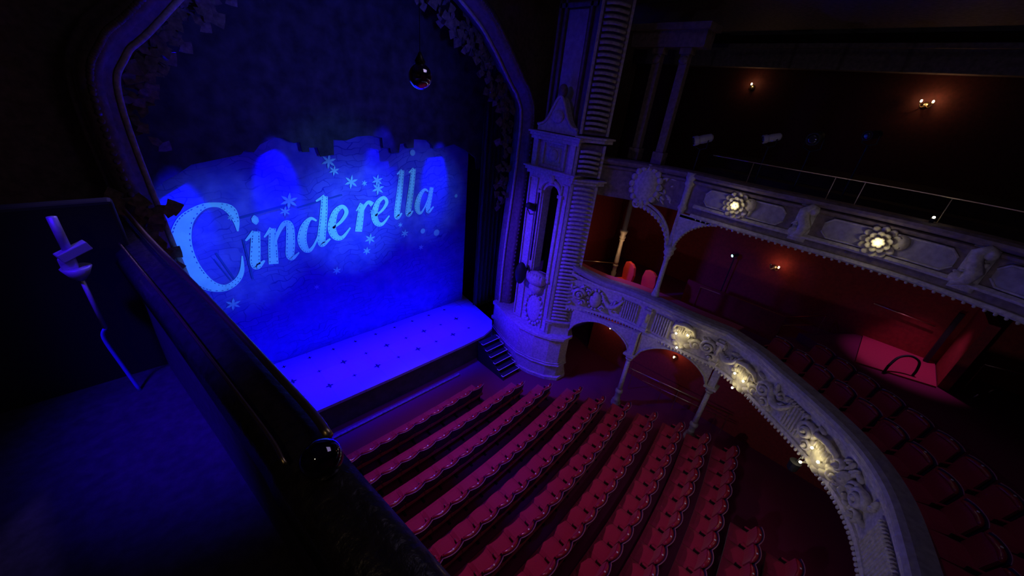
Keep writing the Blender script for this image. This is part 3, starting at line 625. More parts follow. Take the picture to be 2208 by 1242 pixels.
for i in range(3):
    floor_poly(FU, 7.3 + .35 * i, 7.65 + .35 * i, 'upper_circle_step', 1.9 + .9 * i, 12, 'darkwall', 'upper circle seating step ' + ORD[i], u0=2.2, extra=[(4.0, -9.5), (12.4, -9.5), (12.4, 4.5 - i * .4)])

# cast columns under the circle
CGRP = None
def iron_column(x, y, top, label):
    t = thing('iron_column', (x, y, 0), label, 'column')
    MB().lathe([(.17, 0), (.17, .12), (.13, .16), (.15, .22), (.10, .30), (.10, .55), (.13, .58), (.13, .66), (.085, .72)], (x, y, 0), 14).build('base', 'plaster_field', t, smooth=True)
    MB().lathe([(.085, .70), (.075, 1.2), (.07, 2.02)], (x, y, 0), 14).build('shaft', 'plaster', t, smooth=True)
    mb = MB(); mb.lathe([(.07, 2.0), (.12, 2.06), (.10, 2.1), (.16, 2.18), (.16, 2.22)], (x, y, 0), 14); mb.box((x, y, 2.26), (.36, .36, .07)); mb.build('capital', 'plaster', t)
    MB().box((x, y, (2.29 + top) / 2), (.2, .2, top - 2.29)).build('impost', 'plaster', t, bevel=.01)
iron_column(6.29, 3.88, 3.13, 'slim grey column under the dress circle, nearer the stage')
iron_column(6.92, 1.45, 3.13, 'slim grey column under the dress circle, farther from the stage')

# cartouche lamps on the circle front
def cartouche_lamp(F, u, z, label, bulbs, sc=1.0):
    p = F.frame(u, z, 0).translation; t = thing('cartouche_lamp', tuple(p), label, 'lamp', 'lit cartouche lamps on the dress circle front')
    mb = MB(F.frame(u, z, 0)); mb.ball((0, .02, 0), (.26, .14, .34), 18, 10)
    for k in range(9):
        q = 2 * PI * k / 9; mb.ball((.26 * math.cos(q), .06, .32 * math.sin(q)), (.12, .08, .10), 8, 6)
    for k in range(7): mb.ball((-.18 + .06 * k, .12, .18 + .04 * math.sin(k)), (.03, .05, .13), 6, 5)
    mb.tube([(-.34, .06, .1), (-.26, .14, .36), (0, .16, .44), (.24, .12, .36), (.32, .06, .15)], [.04, .06, .07, .06, .03], 8)
    volute(mb, .40, -.06, .17, 1, 1.4, .06, .08); mb.build('cartouche', 'plaster_cream', t, smooth=True)
    for bx, bz in bulbs:
        mm = F.frame(u, z, 0); c = mm @ Vector((bx, .22, bz))
        b = MB().ball(c, .028, 10, 6).build('bulb', 'bulb', t, smooth=True)
        MB().tube([mm @ Vector((bx, .1, bz)), mm @ Vector((bx, .2, bz))], .02, 8).build('bulb_holder', 'plaster_cream', t)
        point('cartouche_bulb_light', tuple(mm @ Vector((bx, .30, bz))), (1.0, .86, .50), 0.9, .04)
FLx = FL.frame(4, 0, 0)
# along-axis sign: + must run away from the stage
sx = 1 if (FL.frame(4, 0, 0) @ Vector((1, 0, 0)) - FL.frame(4, 0, 0).translation).dot(FL.at(4.5)[0] - FL.at(4.0)[0]) > 0 else -1
cartouche_lamp(FL, 3.92, 3.62, 'three bulb plaster cartouche lamp on the circle front nearest the stage', [(-.17 * sx, .10), (.14 * sx, .20), (-.02 * sx, -.33)])
cartouche_lamp(FL, 5.86, 3.42, 'middle three bulb cartouche lamp, just past the kink of the circle front', [(-.16 * sx, .07), (.13 * sx, .05), (-.05 * sx, -.34)])
cartouche_lamp(FL, 8.32, 3.45, 'three bulb cartouche lamp on the circle front, nearest the rear stalls', [(-.13 * sx, .12), (.12 * sx, .0), (-.16 * sx, -.37)])
t = thing('stage_lantern', tuple(FL.frame(8.05, 2.85, .2).translation), 'small black lantern hanging under the circle front beside the rear cartouche lamp', 'stage light')
mb = MB(FL.frame(8.05, 2.82, .18)); mb.lathe([(.06, -.13), (.10, -.08), (.11, .1), (.12, .14)], (0, 0, 0), 10); mb.build('housing', 'black', t)
mb = MB(FL.frame(8.05, 2.82, .18)); mb.tube([(0, 0, .1), (0, -.05, .3)], .015, 6); mb.build('bracket', 'blackmetal', t)

# ------------------------------------------------------------------ upper circle front
UF = thing('upper_circle_balustrade', (6.6, 1.2, 7.0), 'plaster front of the upper circle with long recessed panels', 'balcony front')
UL = FU.s[-1]
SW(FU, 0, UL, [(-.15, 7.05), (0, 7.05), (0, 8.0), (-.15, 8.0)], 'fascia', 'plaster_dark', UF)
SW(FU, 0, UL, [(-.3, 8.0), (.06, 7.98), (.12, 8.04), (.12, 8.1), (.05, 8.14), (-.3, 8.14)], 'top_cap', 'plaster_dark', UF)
SW(FU, 0, UL, [(0, 7.84), (.07, 7.88), (.08, 7.93), (0, 7.96)], 'upper_moulding', 'plaster_dark', UF)
SW(FU, 2.9, UL, [(0, 7.24), (.05, 7.24), (.08, 7.29), (.03, 7.34), (0, 7.34)], 'lower_moulding', 'plaster', UF)
SW(FU, 2.9, UL, [(-.2, 6.98), (.04, 6.98), (.08, 7.02), (.05, 7.08), (-.1, 7.08)], 'architrave', 'plaster', UF)
mb = MB(); u = 2.95
while u < UL - .05:
    mb.M = FU.frame(u, 6.97, .05); mb.ball((0, 0, 0), (.03, .03, .035), 6, 4)
    u += .14
mb.build('bead_moulding', 'plaster', UF, smooth=True)
def rpanel(u0, u1):
    pts = []; N_ = 14
    # rounded-ended raised field
    mb = MB(); m_ = []
    nn_ = 16
    for i in range(nn_ + 1):
        u = u0 + (u1 - u0) * i / nn_; e_ = min(u - u0, u1 - u); h = .21 * min(1.0, math.sqrt(max(0, 1 - (1 - min(e_, .16) / .16) ** 2)) * .6 + .4)
        f = FU.frame(u, 7.59, 0); m_.append((f @ Vector((0, .03, -h)), f @ Vector((0, .03, h)), f @ Vector((0, -.01, -h)), f @ Vector((0, -.01, h))))
    vs = [v for q in m_ for v in q]; fs = []
    for i in range(nn_): q = i * 4; fs += [(q, q + 4, q + 5, q + 1), (q, q + 2, q + 6, q + 4), (q + 1, q + 5, q + 7, q + 3)]
    fs += [(0, 1, 3, 2), (nn_ * 4, nn_ * 4 + 2, nn_ * 4 + 3, nn_ * 4 + 1)]
    mb.add(vs, fs); mb.build('panel', 'plaster_field', UF)
    mb = MB(); mb.tube([q[1] for q in m_], .022, 6); mb.tube([q[0] for q in m_], .022, 6); mb.build('panel_frame', 'plaster', UF, smooth=True)
for a, b in [(3.12, 5.0), (5.75, 7.85), (8.35, 10.2), (10.7, 12.2)]:
    if a < UL - .3: rpanel(a, min(b, UL - .1))
def sconsole(u):
    mb = MB(FU.frame(u, 7.58, 0))
    mb.tube([(.16, .05, .34), (.05, .10, .38), (-.05, .12, .28), (-.02, .12, .1), (.06, .12, -.05), (.02, .14, -.22), (-.10, .12, -.30), (-.18, .06, -.24)], [.05, .08, .10, .11, .12, .10, .07, .04], 8)
    mb.ball((.1, .1, .30), (.1, .08, .1)); mb.ball((-.1, .12, -.22), (.11, .08, .11)); foliage(mb, -.15, .15, -.3, .3, 10, rnd); mb.box((0, .02, 0), (.34, .04, .86)); mb.build('scroll_console', 'plaster', UF, smooth=True)
for u in (5.38, 8.1, 10.45):
    if u < UL - .2: sconsole(u)
mb = MB(FU.frame(1.45, 7.45, 0)); mb.ball((0, .02, .1), (.36, .16, .48), 16, 10)
for k in range(16): q = 2 * PI * k / 16; mb.ball((.38 * math.cos(q), .05, .1 + .5 * math.sin(q)), (.10, .08, .10), 7, 5)
foliage(mb, .25, .8, -.3, .5, 26, rnd); volute(mb, -.1, -.45, .16, 1, 1.4, .05); mb.build('shell_ornament', 'plaster', UF, smooth=True)
# column at the corner of the box, with its capital and brackets
t = thing('box_column', (6.72, 3.85, 4.36), 'slender plaster column rising from the dress circle front to the upper circle', 'column')
mb = MB(); mb.lathe([(.12, 4.36), (.12, 4.44), (.09, 4.5), (.10, 4.56), (.075, 4.62), (.07, 5.6), (.10, 5.66), (.08, 5.72)], (6.72, 3.85, 0), 12); mb.build('shaft', 'plaster', t, smooth=True)
mb = MB(); mb.lathe([(.08, 5.70), (.15, 5.82), (.13, 5.9), (.18, 6.0), (.10, 6.05)], (6.72, 3.85, 0), 12); mb.build('capital', 'plaster', t, smooth=True)
mb = MB(); mb.lathe([(.09, 6.03), (.08, 7.1), (.12, 7.14), (.12, 7.2), (.09, 7.26), (.09, 7.75), (.13, 7.82), (.11, 7.9), (.14, 8.0), (.14, 8.12)], (6.74, 3.88, 0), 12); mb.build('upper_shaft', 'plaster', t, smooth=True)
mb = MB(); pts = [(6.72, 3.95, 6.0), (6.70, 4.08, 6.35), (6.66, 4.35, 6.68), (6.60, 4.7, 6.88), (6.55, 5.05, 6.98)]; mb.tube(catmull(pts, 4), .07, 8)
mb.tube(catmull([(x - .02, y, z + .14) for x, y, z in pts], 4), .04, 8)
for k, p in enumerate(catmull(pts, 3)): mb.ball(p + Vector((-.05, 0, -.02)), (.06, .06, .06), 6, 4)
mb.build('arch_bracket', 'plaster', t, smooth=True)
mb = MB(); pts = [(6.72, 3.78, 6.0), (6.70, 3.70, 6.3), (6.70, 3.5, 6.62), (6.70, 3.2, 6.85), (6.70, 2.9, 6.97)]; C_ = catmull(pts, 4); m_ = len(C_)
vs = []; fs = []
for k, p in enumerate(C_):
    wv = .02 * math.sin(k * 2.2); vs += [(6.66, p.y, p.z + wv), (6.76, p.y, p.z + wv), (6.66, 3.84, min(7.0, p.z + .35)), (6.76, 3.84, min(7.0, p.z + .35))]
for i in range(m_ - 1): q = i * 4; fs += [(q, q + 4, q + 5, q + 1), (q, q + 2, q + 6, q + 4), (q + 1, q + 5, q + 7, q + 3)]
mb.add(vs, fs); mb.prism([(6.66, 2.9), (6.66, 3.84), (6.76, 3.84), (6.76, 2.9)], 6.93, 7.02)
for k, p in enumerate(catmull(pts, 4)): mb.ball(p, (.06, .05, .05), 6, 4)
mb.build('leaf_bracket', 'plaster', t)
# rosette lamps
def rosette_lamp(u, z, label):
    f = FU.frame(u, z, 0); t = thing('rosette_lamp', tuple(f.translation), label, 'lamp', 'lit flower rosette lamps on the upper circle front')
    for ring, (R_, n_, a_, b_, yy) in enumerate([(.25, 12, .10, .07, .05), (.15, 9, .09, .065, .10), (.07, 6, .06, .05, .15)]):
        mb = MB(f)
        for k in range(n_):
            q = 2 * PI * (k + .5 * ring) / n_
            mb.ball((R_ * math.cos(q), yy, R_ * math.sin(q)), (a_, .028, b_), 9, 6, Matrix.Rotation(-q, 4, 'Y') @ Matrix.Rotation(.5, 4, 'Z'))
        mb.build('petal_ring', 'plaster_cream', t, smooth=True)
    mb = MB(f); mb.ball((.30 * sxU, .05, .08), (.14, .06, .16), 10, 6); foliage(mb, .22 * sxU - .1, .22 * sxU + .16, -.2, .2, 7, rnd); mb.build('side_leaf', 'plaster_cream', t, smooth=True)
    MB(f).ball((0, .22, 0), .034, 10, 6).build('bulb', 'bulb', t, smooth=True)
    point('rosette_bulb_light', tuple(f @ Vector((0, .33, 0))), (1.0, .86, .50), 0.9, .04)
sxU = 1 if (FU.frame(4, 0, 0) @ Vector((1, 0, 0)) - FU.frame(4, 0, 0).translation).dot(FU.at(4.5)[0] - FU.at(4.0)[0]) > 0 else -1
rosette_lamp(3.94, 7.60, 'lit flower rosette lamp on the upper front, beside the box column')
rosette_lamp(6.73, 7.58, 'lit flower rosette lamp on the upper front, second from the box column')
# brass rail along the upper circle
t = thing('brass_handrail', (6.65, 1.0, 8.14), 'thin brass handrail with short posts along the upper circle front', 'handrail')
pts = [];
for i in range(50):
    u = 2.9 + (UL - 3.0) * i / 49; f = FU.frame(u, 8.62, -.15); pts.append(f.translation)
MB().tube(pts, .013, 6).build('rail', 'brass', t, smooth=True)
for u in (3.9, 5.55, 6.05, 7.3, 8.6):
    f = FU.frame(u, 8.14, -.15).translation; MB().tube([f, f + Vector((0, 0, .48))], .010, 6).build('post', 'brass', t)

# upper box screen: dark pilasters and cornice beyond the tower
for x, y, lb in [(6.9, 5.75, 'broad dark plaster pilaster above the upper box, beside the tower'), (6.9, 5.0, 'narrow dark plaster pilaster above the upper box, farther from the tower')]:
    t = thing('upper_pilaster', (x, y, 8.14), lb, 'pilaster')
    MB().box((x, y, 9.6), (.2, .22, 2.5)).build('shaft', 'plaster_dark', t, bevel=.01)
    MB().box((x, y, 8.3), (.3, .32, .32)).build('plinth', 'plaster_dark', t, bevel=.01)
    mb = MB(); mb.box((x, y, 10.9), (.28, .3, .14)); mb.ball((x - .12, y, 10.7), (.05, .12, .1)); mb.build('capital', 'plaster_dark', t)
mb = MB(); mb.box((6.95, 5.55, 11.15), (.5, 2.0, .35)); mb.box((6.9, 5.55, 11.4), (.7, 2.2, .14)); tag(mb.build('box_entablature', 'plaster_dark', loc=(6.9, 5.5, 11)), 'dark plaster entablature over the upper box pilasters', 'entablature')
mb = MB(); mb.box((12.2, 0.0, 11.4), (.4, 19, .55)); mb.box((12.1, 0, 11.72), (.6, 19, .12)); struct('trim_2', mb, 'plaster_dark', 'dark cornice beam over the upper circle wall')
struct('ceiling', MB().box((9.9, 0, 12.2), (5.0, 19, .2)), 'plaster_dark', 'low ceiling over the upper circle', )

# ------------------------------------------------------------------ sconces
def sconce(x, y, z, label, power, twin=True, second=True):
    t = thing('wall_sconce', (x, y, z), label, 'wall lamp')
    MB().lathe([(.07, 0), (.09, .02), (.04, .05)], (x, y, z), 12, Matrix.Rotation(-PI / 2, 4, 'Y')).build('backplate', 'brass', t, smooth=True)
    arms = [(-.12, 1), (.12, 1)] if twin else [(0, 1)]
    for i, (dy, _) in enumerate(arms):
        MB().tube(catmull([(x - .03, y, z), (x - .12, y + dy * .6, z - .06), (x - .17, y + dy, z), (x - .17, y + dy, z + .05)], 4), .010, 6).build('arm', 'brass', t, smooth=True)
        lit = (i == 0 or second)
        MB().ball((x - .17, y + dy, z + .09), (.026, .026, .04), 10, 8).build('bulb', 'bulb_warm' if lit else 'glass', t, smooth=True)
        MB().lathe([(.02, .03), (.03, .06)], (x - .17, y + dy, z), 10).build('candle_cup', 'brass', t)
    point('sconce_light', (x - .26, y + arms[0][0], z + .12), (1.0, .50, .22), power, .04)
    return t
sconce(8.2, 5.62, 1.55, 'lit sconce under the dress circle, nearer the box tower', 1.6, False)
sconce(8.2, 3.02, 1.75, 'lit sconce under the dress circle, seen through the second arch', 1.8, False)
sconce(10.75, 1.72, 5.20, 'lit sconce on the red back wall of the dress circle', 1.6, True, False)
sconce(12.38, 4.85, 10.55, 'lit sconce on the upper wall, nearer the stage', 1.0, False)
sconce(12.38, 0.3, 10.38, 'brightest lit sconce on the upper wall, left of its twin glint', 3.0, True, True)
spot('landing_light', (9.9, -1.9, 6.7), (9.9, -2.1, 4.0), 62, .6, (1.0, .30, .95), 65, .08)
point('box_lamp_light', (7.55, 5.75, 5.1), (1.0, .62, .36), 5.0, .05)

# ------------------------------------------------------------------ gold column and chairs in the box
t = thing('gilded_column', (8.0, 6.05, 3.5), 'gilded turned column at the back of the stage box', 'column')
MB().lathe([(.13, 0), (.13, .08), (.09, .12), (.11, .2), (.07, .26), (.10, .45), (.07, .5), (.08, .7), (.105, .74), (.08, .8)], (8.0, 6.05, 3.5), 14).build('base', 'gold', t, smooth=True)
MB().lathe([(.08, .78), (.09, .9), (.07, 1.4), (.065, 1.7), (.10, 1.74), (.08, 1.8)], (8.0, 6.05, 3.5), 14).build('shaft', 'gold', t, smooth=True)
MB().lathe([(.08, 1.78), (.12, 1.86), (.09, 1.92), (.13, 2.05), (.15, 2.1), (.09, 2.14), (.08, 3.5)], (8.0, 6.05, 3.5), 14).build('capital', 'gold', t, smooth=True)
t = thing('brass_handrail', (7.5, 6.4, 4.3), 'short brass rail between the tower and the gilded column', 'handrail')
MB().tube([(6.6, 6.9, 4.45), (8.0, 6.05, 4.32)], .016, 8).build('rail', 'brass', t, smooth=True)
struct('wall_box', MB().box((9.4, 7.5, 5.3), (6.0, .15, 3.5)), 'redwall', 'red end wall of the stage box')
mb = MB(); mb.box((7.35, 7.40, 5.75), (.95, .05, 1.5)); t = struct('door_1', mb, mat('dark_blue_door', (.03, .04, .10), .6), 'dark doorway in the box end wall')
def box_chair(x, y, z, rz, label):
    t = thing('box_chair', (x, y, z), label, 'chair', 'red chairs in the stage box', rz)
    B = lambda mb, nm, m, **k: mb.build(nm, m, t, local=True, **k)
    B(MB().box((0, 0, .44), (.62, .56, .12)), 'seat', 'chair_red', bevel=.03)
    mb = MB(); P = [(-.29, .48), (-.34, .85), (-.27, 1.12), (-.12, 1.20), (.12, 1.20), (.27, 1.12), (.34, .85), (.29, .48)]
    mb.slab(P, -.32, -.22); B(mb, 'backrest', 'chair_red', bevel=.02)
    for sx_ in (-.26, .26):
        for sy in (-.23, .23): B(MB().tube([(sx_, sy, 0), (sx_ * .95, sy * .95, .41)], [.015, .02], 6), 'leg', 'armwood')
    return t
box_chair(7.45, 5.45, 3.5, math.radians(60), 'lit red chair in the stage box, closer to the gilded column')
box_chair(7.40, 4.62, 3.5, math.radians(66), 'lit red chair in the stage box, closer to the front column')
spot('box_chair_light', (7.0, 5.6, 6.9), (7.45, 5.0, 4.3), 46, .8, (1.0, .55, .42), 60, .05)

# ------------------------------------------------------------------ handrails, small things in the circle
def handrail(pts, label, r=.016, posts=(), floor_z=None):
    t = thing('brass_handrail', pts[0], label, 'handrail'); MB().tube(pts, r, 8).build('rail', 'brass', t, smooth=True)
    for p in posts: MB().tube([p, (p[0], p[1], floor_z)], r * .8, 8).build('post', 'brass', t)
handrail([(8.87, 3.23, 4.32), (9.08, .75, 4.32), (10.5, -.12, 4.32)], 'bent brass handrail behind the dress circle seats', posts=[(8.87, 3.23, 4.32), (9.08, .75, 4.32), (10.5, -.12, 4.32)], floor_z=3.5)
handrail([(9.15, .7, 4.02), (10.4, -.15, 4.02)], 'shorter brass handrail just below the bent one', .012, posts=[(9.15, .7, 4.02), (10.4, -.15, 4.02)], floor_z=3.5)
handrail([(7.35, 4.2, .92), (8.02, .7, .92)], 'upper of two brass rails beneath the dress circle', .022, posts=[(7.4, 4.0, .92), (7.7, 2.4, .92), (8.0, .8, .92)], floor_z=0)
handrail([(7.45, 3.6, .66), (8.05, .5, .66)], 'lower of two brass rails beneath the dress circle', .013, posts=[(7.6, 2.9, .66), (7.95, 1.1, .66)], floor_z=0)
handrail([(10.7, -.95, 5.1), (10.7, -2.3, 5.02)], 'steel blue handrail on the wall above the magenta landing', .018)
MB().tube([(10.7, -1.2, 5.09), (10.82, -1.2, 5.09)], .012, 6).build('bracket', 'brass', bpy.data.objects['brass_handrail.%03d' % (len([o for o in bpy.data.objects if o.name.startswith('brass_handrail')]) - 1)])
handrail([(9.9, -3.3, 4.75), (10.4, -4.6, 4.75)], 'brass handrail near the right edge, beyond the magenta landing', .018, posts=[(9.9, -3.3, 4.75), (10.4, -4.6, 4.75)], floor_z=3.5)
# curved iron loop rail silhouetted against the alcove
t = thing('loop_handrail', (9.2, -1.9, 4.02), 'dark hooped handrail silhouetted against the magenta landing', 'handrail')
MB().tube(catmull([(8.85, -1.75, 4.2), (9.1, -1.85, 4.42), (9.3, -2.05, 4.5), (9.35, -2.25, 4.42), (9.3, -2.3, 4.2), (9.3, -2.3, 4.02)], 5), .03, 8).build('rail', 'black', t, smooth=True)
MB().tube([(8.85, -1.75, 4.2), (8.85, -1.75, 3.5)], .03, 8).build('post', 'black', t)
# barrier wall behind the box and aisle
tag(MB().box((8.95, 2.2, 3.95), (.08, 3.0, .9)).build('aisle_barrier', 'redwall', loc=(8.95, 2.2, 3.5)), 'low red barrier carrying the bent brass rail', 'barrier')
for i, (x, y) in enumerate([(8.2, .68), (8.5, .4)]):
    tag(MB().box((x, y, 3.53), (.05, .17, .03), rz=.3).build('step_nosing', 'brass', loc=(x, y, 3.5)), 'short brass step edge on the circle aisle, ' + ['nearer the front', 'nearer the barrier'][i], 'step edge')
for i, (x, y) in enumerate([(9.55, -3.45), (10.2, -3.75)]):
    t = thing('rail_post', (x, y, 3.5), 'brass grab post by the right aisle, ' + ['left of the pair', 'right of the pair'][i], 'rail post')
    MB().tube(catmull([(x, y, 3.5), (x, y, 3.95), (x + .03, y - .04, 4.1)], 4), .03, 8).build('post', 'brass', t, smooth=True)

for x, y, z, lb in [(10.1, -.58, 3.5, 'tiny aisle light beyond the bent brass rail'), (10.3, -4.3, 3.5, 'tiny aisle light near the right edge of the dress circle'), (6.62, -.75, 8.14, 'tiny light on the upper circle ledge beside the handrail')]:
    t = thing('aisle_light', (x, y, z), lb, 'aisle light'); MB().box((x, y, z + .04), (.06, .06, .08)).build('housing', 'black', t); MB().ball((x, y, z + .10), .022, 8, 6).build('bulb', 'bulb', t, smooth=True)
# spotlights in the upper circle and the teal lantern at the back
def lantern(x, y, z, aim, label, s=1.0, stand=None, lens='glass', m='black'):
    t = thing('stage_lantern', (x, y, z), label, 'stage light')
    d = (Vector(aim) - Vector((x, y, z))).normalized(); Rm = d.to_track_quat('Z', 'Y').to_matrix().to_4x4()
    MB().lathe([(.06 * s, -.24 * s), (.10 * s, -.20 * s), (.11 * s, 0), (.10 * s, .1 * s), (.12 * s, .14 * s), (.12 * s, .24 * s)], (x, y, z), 14, Rm).build('housing', m, t, smooth=False)
    c = Vector((x, y, z)) + d * .2 * s
    MB().lathe([(.095 * s, .05 * s), (.06 * s, .06 * s)], tuple(c), 14, Rm).build('lens', lens, t, smooth=True)
    MB().tube([(x, y + .14 * s, z), (x, y + .15 * s, z - .2 * s), (x, y, z - .26 * s), (x, y - .15 * s, z - .2 * s), (x, y - .14 * s, z)], .014, 6).build('yoke', 'blackmetal', t)
    if stand is not None: MB().tube([(x, y, z - .26 * s), (x, y, stand)], .018, 8).build('stand', 'blackmetal', t)
    return t
M['lantern_grey'] = mat('grey_lantern_paint', (.45, .45, .5), .5)
lantern(6.98, 3.98, 8.95, (1, 11, 6), 'blue lit lantern standing above the box column', 1.0, 7.3, m='lantern_grey')
lantern(7.0, 2.45, 9.2, (1, 11, 6), 'grey lantern on a stand, second along the upper circle', .8, 7.3, m='lantern_grey')
lantern(7.0, 1.62, 9.32, (-3, 2, 8), 'dark lantern with its round lens facing out above the upper rail', 1.1, 7.3, 'glass', 'black')
lantern(7.1, .72, 9.5, (-3, 5, 8), 'lantern with teal glints above the upper rail', .8, 7.3, 'glass', 'black')
t = lantern(10.6, 2.95, 5.22, (2, 9, 3), 'small lantern glowing teal at the back of the dress circle', .5, 3.5, 'lens_teal')
for i, (y, z) in enumerate([(.78, 9.62), (.70, 9.38)]):
    pass

# ------------------------------------------------------------------ stalls seats
def make_seat():
    t = thing('theatre_seat', (0, 0, 0), '', 'seat')
    B = lambda mb, nm, m, **k: mb.build(nm, m, t, local=True, **k)
    # cushion with slightly domed top
    mb = MB(); vs = []; nx_, ny = 6, 6
    for i in range(nx_ + 1):
        for j in range(ny + 1):
            x = -.26 + .52 * i / nx_; y = -.10 + .54 * j / ny; ed = min(i, nx_ - i, 1) * min(j, ny - j, 1); vs.append((x, y, .43 + (.035 if ed else 0) + .02 * math.sin(PI * i / nx_) * math.sin(PI * j / ny)))
    fs = [(i * (ny + 1) + j, (i + 1) * (ny + 1) + j, (i + 1) * (ny + 1) + j + 1, i * (ny + 1) + j + 1) for i in range(nx_) for j in range(ny)]
    mb.add(vs, fs); mb.box((0, .17, .39), (.52, .54, .085)); B(mb, 'cushion', 'velvet')
    # curved back shell, scalloped in plan
    def shell(y0, th, z0, z1, bow=.075, rec=-.10, wd=.262):
        mb = MB(); vs = []; n1 = 8
        for k, z in enumerate((z0, (z0 + z1) / 2, z1)):
            for i in range(n1 + 1):
                u = -1 + 2 * i / n1; x = wd * u; yb = y0 + rec * (z - z0) / (z1 - z0) - bow * (1 - u * u) * (z - z0 + .1) / (z1 - z0 + .1)
                dz = -.02 * u ** 4 if k == 2 else 0
                vs += [(x, yb, z + dz), (x, yb + th, z + dz)]
        w2 = (n1 + 1) * 2; fs = []
        for k in range(2):
            for i in range(n1):
                a = k * w2 + i * 2; fs += [(a, a + 2, a + w2 + 2, a + w2), (a + 1, a + w2 + 1, a + w2 + 3, a + 3)]
            fs += [(k * w2, k * w2 + w2, k * w2 + w2 + 1, k * w2 + 1), (k * w2 + 2 * n1, k * w2 + 2 * n1 + 1, k * w2 + w2 + 2 * n1 + 1, k * w2 + w2 + 2 * n1)]
        for i in range(n1):
            a = 2 * w2 + i * 2; fs.append((a, a + 2, a + 3, a + 1)); a = i * 2; fs.append((a, a + 1, a + 3, a + 2))
        return mb.add(vs, fs)
    B(shell(-.02, .03, .22, .86), 'back_shell', 'seatback', smooth=False)
    B(shell(.012, .055, .46, .82, .065, -.075, .235), 'backrest', 'velvet', smooth=False)
    P = []
    for i in range(9): u = -1 + .25 * i; P.append((.225 * u, -.045 - .065 * (1 - u * u), .815 - .012 * u ** 4))
    B(MB().tube(P, [.03, .045, .052, .054, .054, .054, .052, .045, .03], 10), 'head_roll', 'vinyl', smooth=True)
    P = []
    for i in range(11): u = -1 + .2 * i; P.append((.265 * u, -.112 - .075 * (1 - u * u), .865 - .02 * u ** 4))
    B(MB().tube(P, .009, 5), 'crest_trim', 'trim', smooth=True)
    mb = MB(); mb.box((.262, .04, .545), (.045, .24, .03)); B(mb, 'armrest', 'velvet', bevel=.01)
    B(MB().lathe([(.020, 0), (.020, .006), (.012, .009)], (0, -.105, .868), 8), 'glint_disc', 'nosing')  # pale disc standing in for the white glint on the head roll
    mb = MB(); mb.box((.262, .10, .27), (.025, .18, .50)); mb.box((.262, .10, .015), (.06, .34, .03)); B(mb, 'standard', 'blackmetal')
    return t
proto = make_seat()
def copy_tree(o, parent=None):
    c = o.copy(); COL.objects.link(c)
    if parent: c.parent = parent
    for ch in list(o.children): copy_tree(ch, c)
    return c
used = False
def place_seat(x, y, z, rz, label, group):
    global used
    if not used: o = proto; used = True
    else: o = copy_tree(proto)
    o.location = (x, y, z); o.rotation_euler = (0, 0, rz); o['label'] = label; o['group'] = group; return o
# rows: (crest y on the centre, left x, right x)
rows = [(6.80, -3.0, 2.3), (5.95, -3.0, 3.5), (5.10, -3.0, 4.2), (4.22, -3.0, 4.9), (3.41, -3.0, 5.15), (2.62, -2.6, 5.6), (1.78, -1.9, 5.9), (.95, -1.0, 6.2), (.19, 0.0, 6.4), (-.62, 1.0, 6.6), (-1.45, 1.8, 4.4), (-2.28, 2.4, 4.3)]
for r, (y0, xl, xr) in enumerate(rows):
    n_ = int((xr - xl) / .53) + 1
    for i in range(n_):
        x = xr - .53 * i; dx = x + .8; y = y0 + .0135 * dx * dx * (1 if r > 1 else .6) + .12
        place_seat(x, y, 0, math.atan(2 * .0135 * dx), 'red tip-up stalls seat, %s row from the stage, %s from its right end' % (ORD[r], ORD[i]), 'red stalls seats')
# dress circle seats following the curve
for r, (off, zf, u0, u1) in enumerate([(1.05, 3.5, 5.7, 13.0), (1.95, 3.5, 6.0, 12.4)]):
    u = u0; i = 0; last = None
    while u < u1 and i < 20:
        f = FL.frame(u, 0, -off); nn = FL.nrm(u)
        if last is None or (f.translation - last).length > .57:
            place_seat(f.translation.x, f.translation.y, zf, math.atan2(nn.y, nn.x) - PI / 2, 'dark red dress circle seat, %s row behind the front, %s from the box end' % (ORD[r], ORD[i]), 'dress circle seats')
            last = f.translation.copy(); i += 1
        u += .01

# ------------------------------------------------------------------ near parapet, rail, ball
RP = [(-4.16, 4.2), (-4.07, 3.43), (-3.93, 2.4), (-3.83, 1.6), (-3.78, 1.18), (-3.77, .99), (-3.71, .44), (-3.62, -.4), (-3.5, -1.4)]
rp = catmull([(x, y, 0) for x, y in RP], 6)
def rfr(z, off=0):
    out = []
    for i, p in enumerate(rp):
        t = (rp[min(i + 1, len(rp) - 1)] - rp[max(i - 1, 0)]).normalized(); nn = Vector((-t.y, t.x, 0)); nn = nn if nn.x > 0 else -nn
        out.append((Vector((p.x, p.y, z)) + nn * off, nn, Vector((0, 0, 1))))
    return out
t = thing('near_parapet', (-3.9, 1.5, 7.3), 'dark parapet with broad padded top running down the left beside the viewer', 'parapet')
MB().sweep(rfr(0), [(-.12, 7.2), (0.02, 7.2), (0.02, 8.22), (-.12, 8.22)]).build('wall', 'parapet', t)
MB().sweep(rfr(0, .0), [(-.17, 8.20), (-.15, 8.27), (-.10, 8.31), (0, 8.33), (.05, 8.30), (.065, 8.25), (.05, 8.20)]).build('padded_top', 'rail', t, smooth=True)
t = thing('brass_handrail', (-3.9, 2.2, 8.33), 'polished brass rail on the near parapet ending at the brass ball', 'handrail')
rr = [p for p, _, _ in rfr(8.36, .03) if p.y > 1.0]
MB().tube(rr, .016, 10).build('rail', 'brass', t, smooth=True)
MB().tube([Vector((p.x - .145, p.y, 8.335)) for p in rr], .007, 8).build('lower_rail', 'brass', t, smooth=True)
t = thing('brass_ball', (-3.79, .97, 8.33), 'dark shiny ball finial on the near parapet where the rail ends', 'finial')
MB().ball((-3.80, .95, 8.375), .066, 28, 18).build('ball', mat('dark_chrome', (.25, .25, .3), .06, metal=1.0), t, smooth=True)
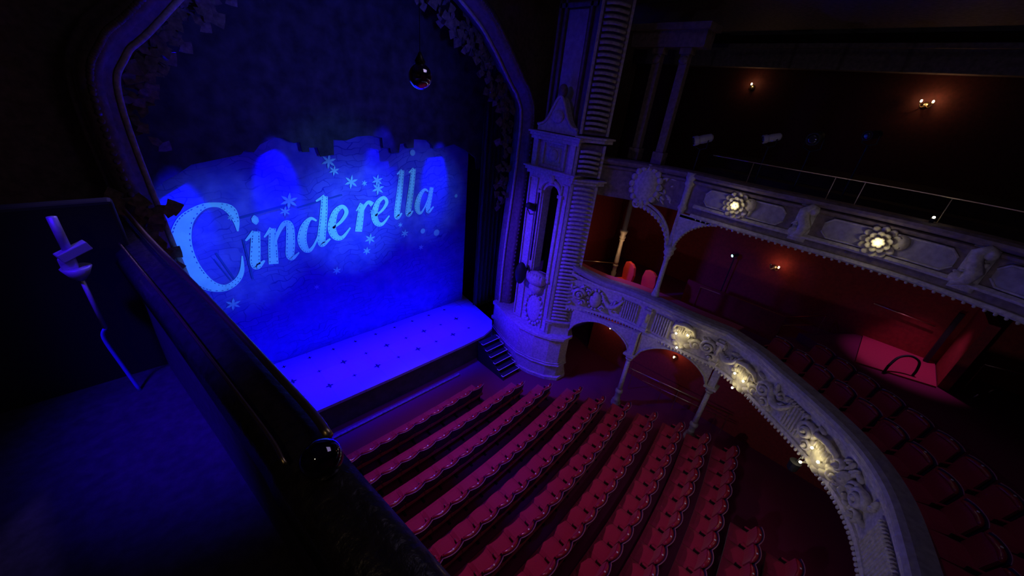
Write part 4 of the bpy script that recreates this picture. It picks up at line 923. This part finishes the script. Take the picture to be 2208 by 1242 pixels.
MB().lathe([(.045, 8.32), (.045, 8.335), (.022, 8.345), (.022, 8.37)], (-3.79, .97, 0), 16).build('collar', 'blackmetal', t, smooth=True)
struct('slips_floor', MB().box((-6.2, -.5, 7.2), (4.6, 9.0, .2)), 'parapet', 'dark floor of the near upper circle slip')
tag(MB().box((-5.6, 3.55, 7.95), (2.9, .12, 1.35)).build('end_partition', 'black', loc=(-5.6, 3.55, 7.3), bevel=.02), 'dark end partition of the near box, top left of the rail', 'partition')
# upright pipe with clamps left of the rail
t = thing('lighting_boom', (-4.6, 2.9, 7.3), 'upright pale pipe with clamp and cup left of the near rail', 'lighting pipe')
bx, by = -4.40, 3.25
MB().tube([(bx, by, 8.42), (bx, by, 8.62)], .022, 10).build('upper_pipe', 'greymetal', t, smooth=True)
MB().tube([(bx, by, 8.24), (bx, by, 7.86)], .012, 8).build('lower_rod', 'greymetal', t, smooth=True)
mb = MB(); mb.box((bx + .02, by, 8.405), (.15, .06, .055), rz=.3, ry=-.35); mb.box((bx - .02, by, 8.34), (.07, .05, .07)); mb.build('clamp', 'greymetal', t, bevel=.006)
MB().lathe([(.02, 8.22), (.045, 8.25), (.07, 8.305), (.055, 8.305)], (bx, by, 0), 12).build('cup', 'greymetal', t, smooth=True)
MB().tube(catmull([(bx, by, 7.86), (bx - .03, by + .02, 7.78), (bx - .01, by + .02, 7.55), (bx + .02, by, 7.3)], 5), .011, 8).build('cable', mat('blue_cable', (.15, .15, .9), .5), t, smooth=True)

# hanging mirrored globe in front of the arch
gx, gy, gz = -1.37, 4.25, 9.57
t = thing('hanging_globe', (gx, gy, gz), 'small mirrored glass globe hanging before the proscenium arch', 'globe lamp')
MB().ball((gx, gy, gz), .135, 28, 18).build('globe', 'mirror', t, smooth=True)
MB().lathe([(.05, .12), (.06, .15), (.03, .2), (.012, .24)], (gx, gy, gz), 14).build('cap', 'blackmetal', t, smooth=True)
MB().tube([(gx, gy, gz + .22), (gx, gy, 14.0)], .004, 6).build('cord', 'black', t)
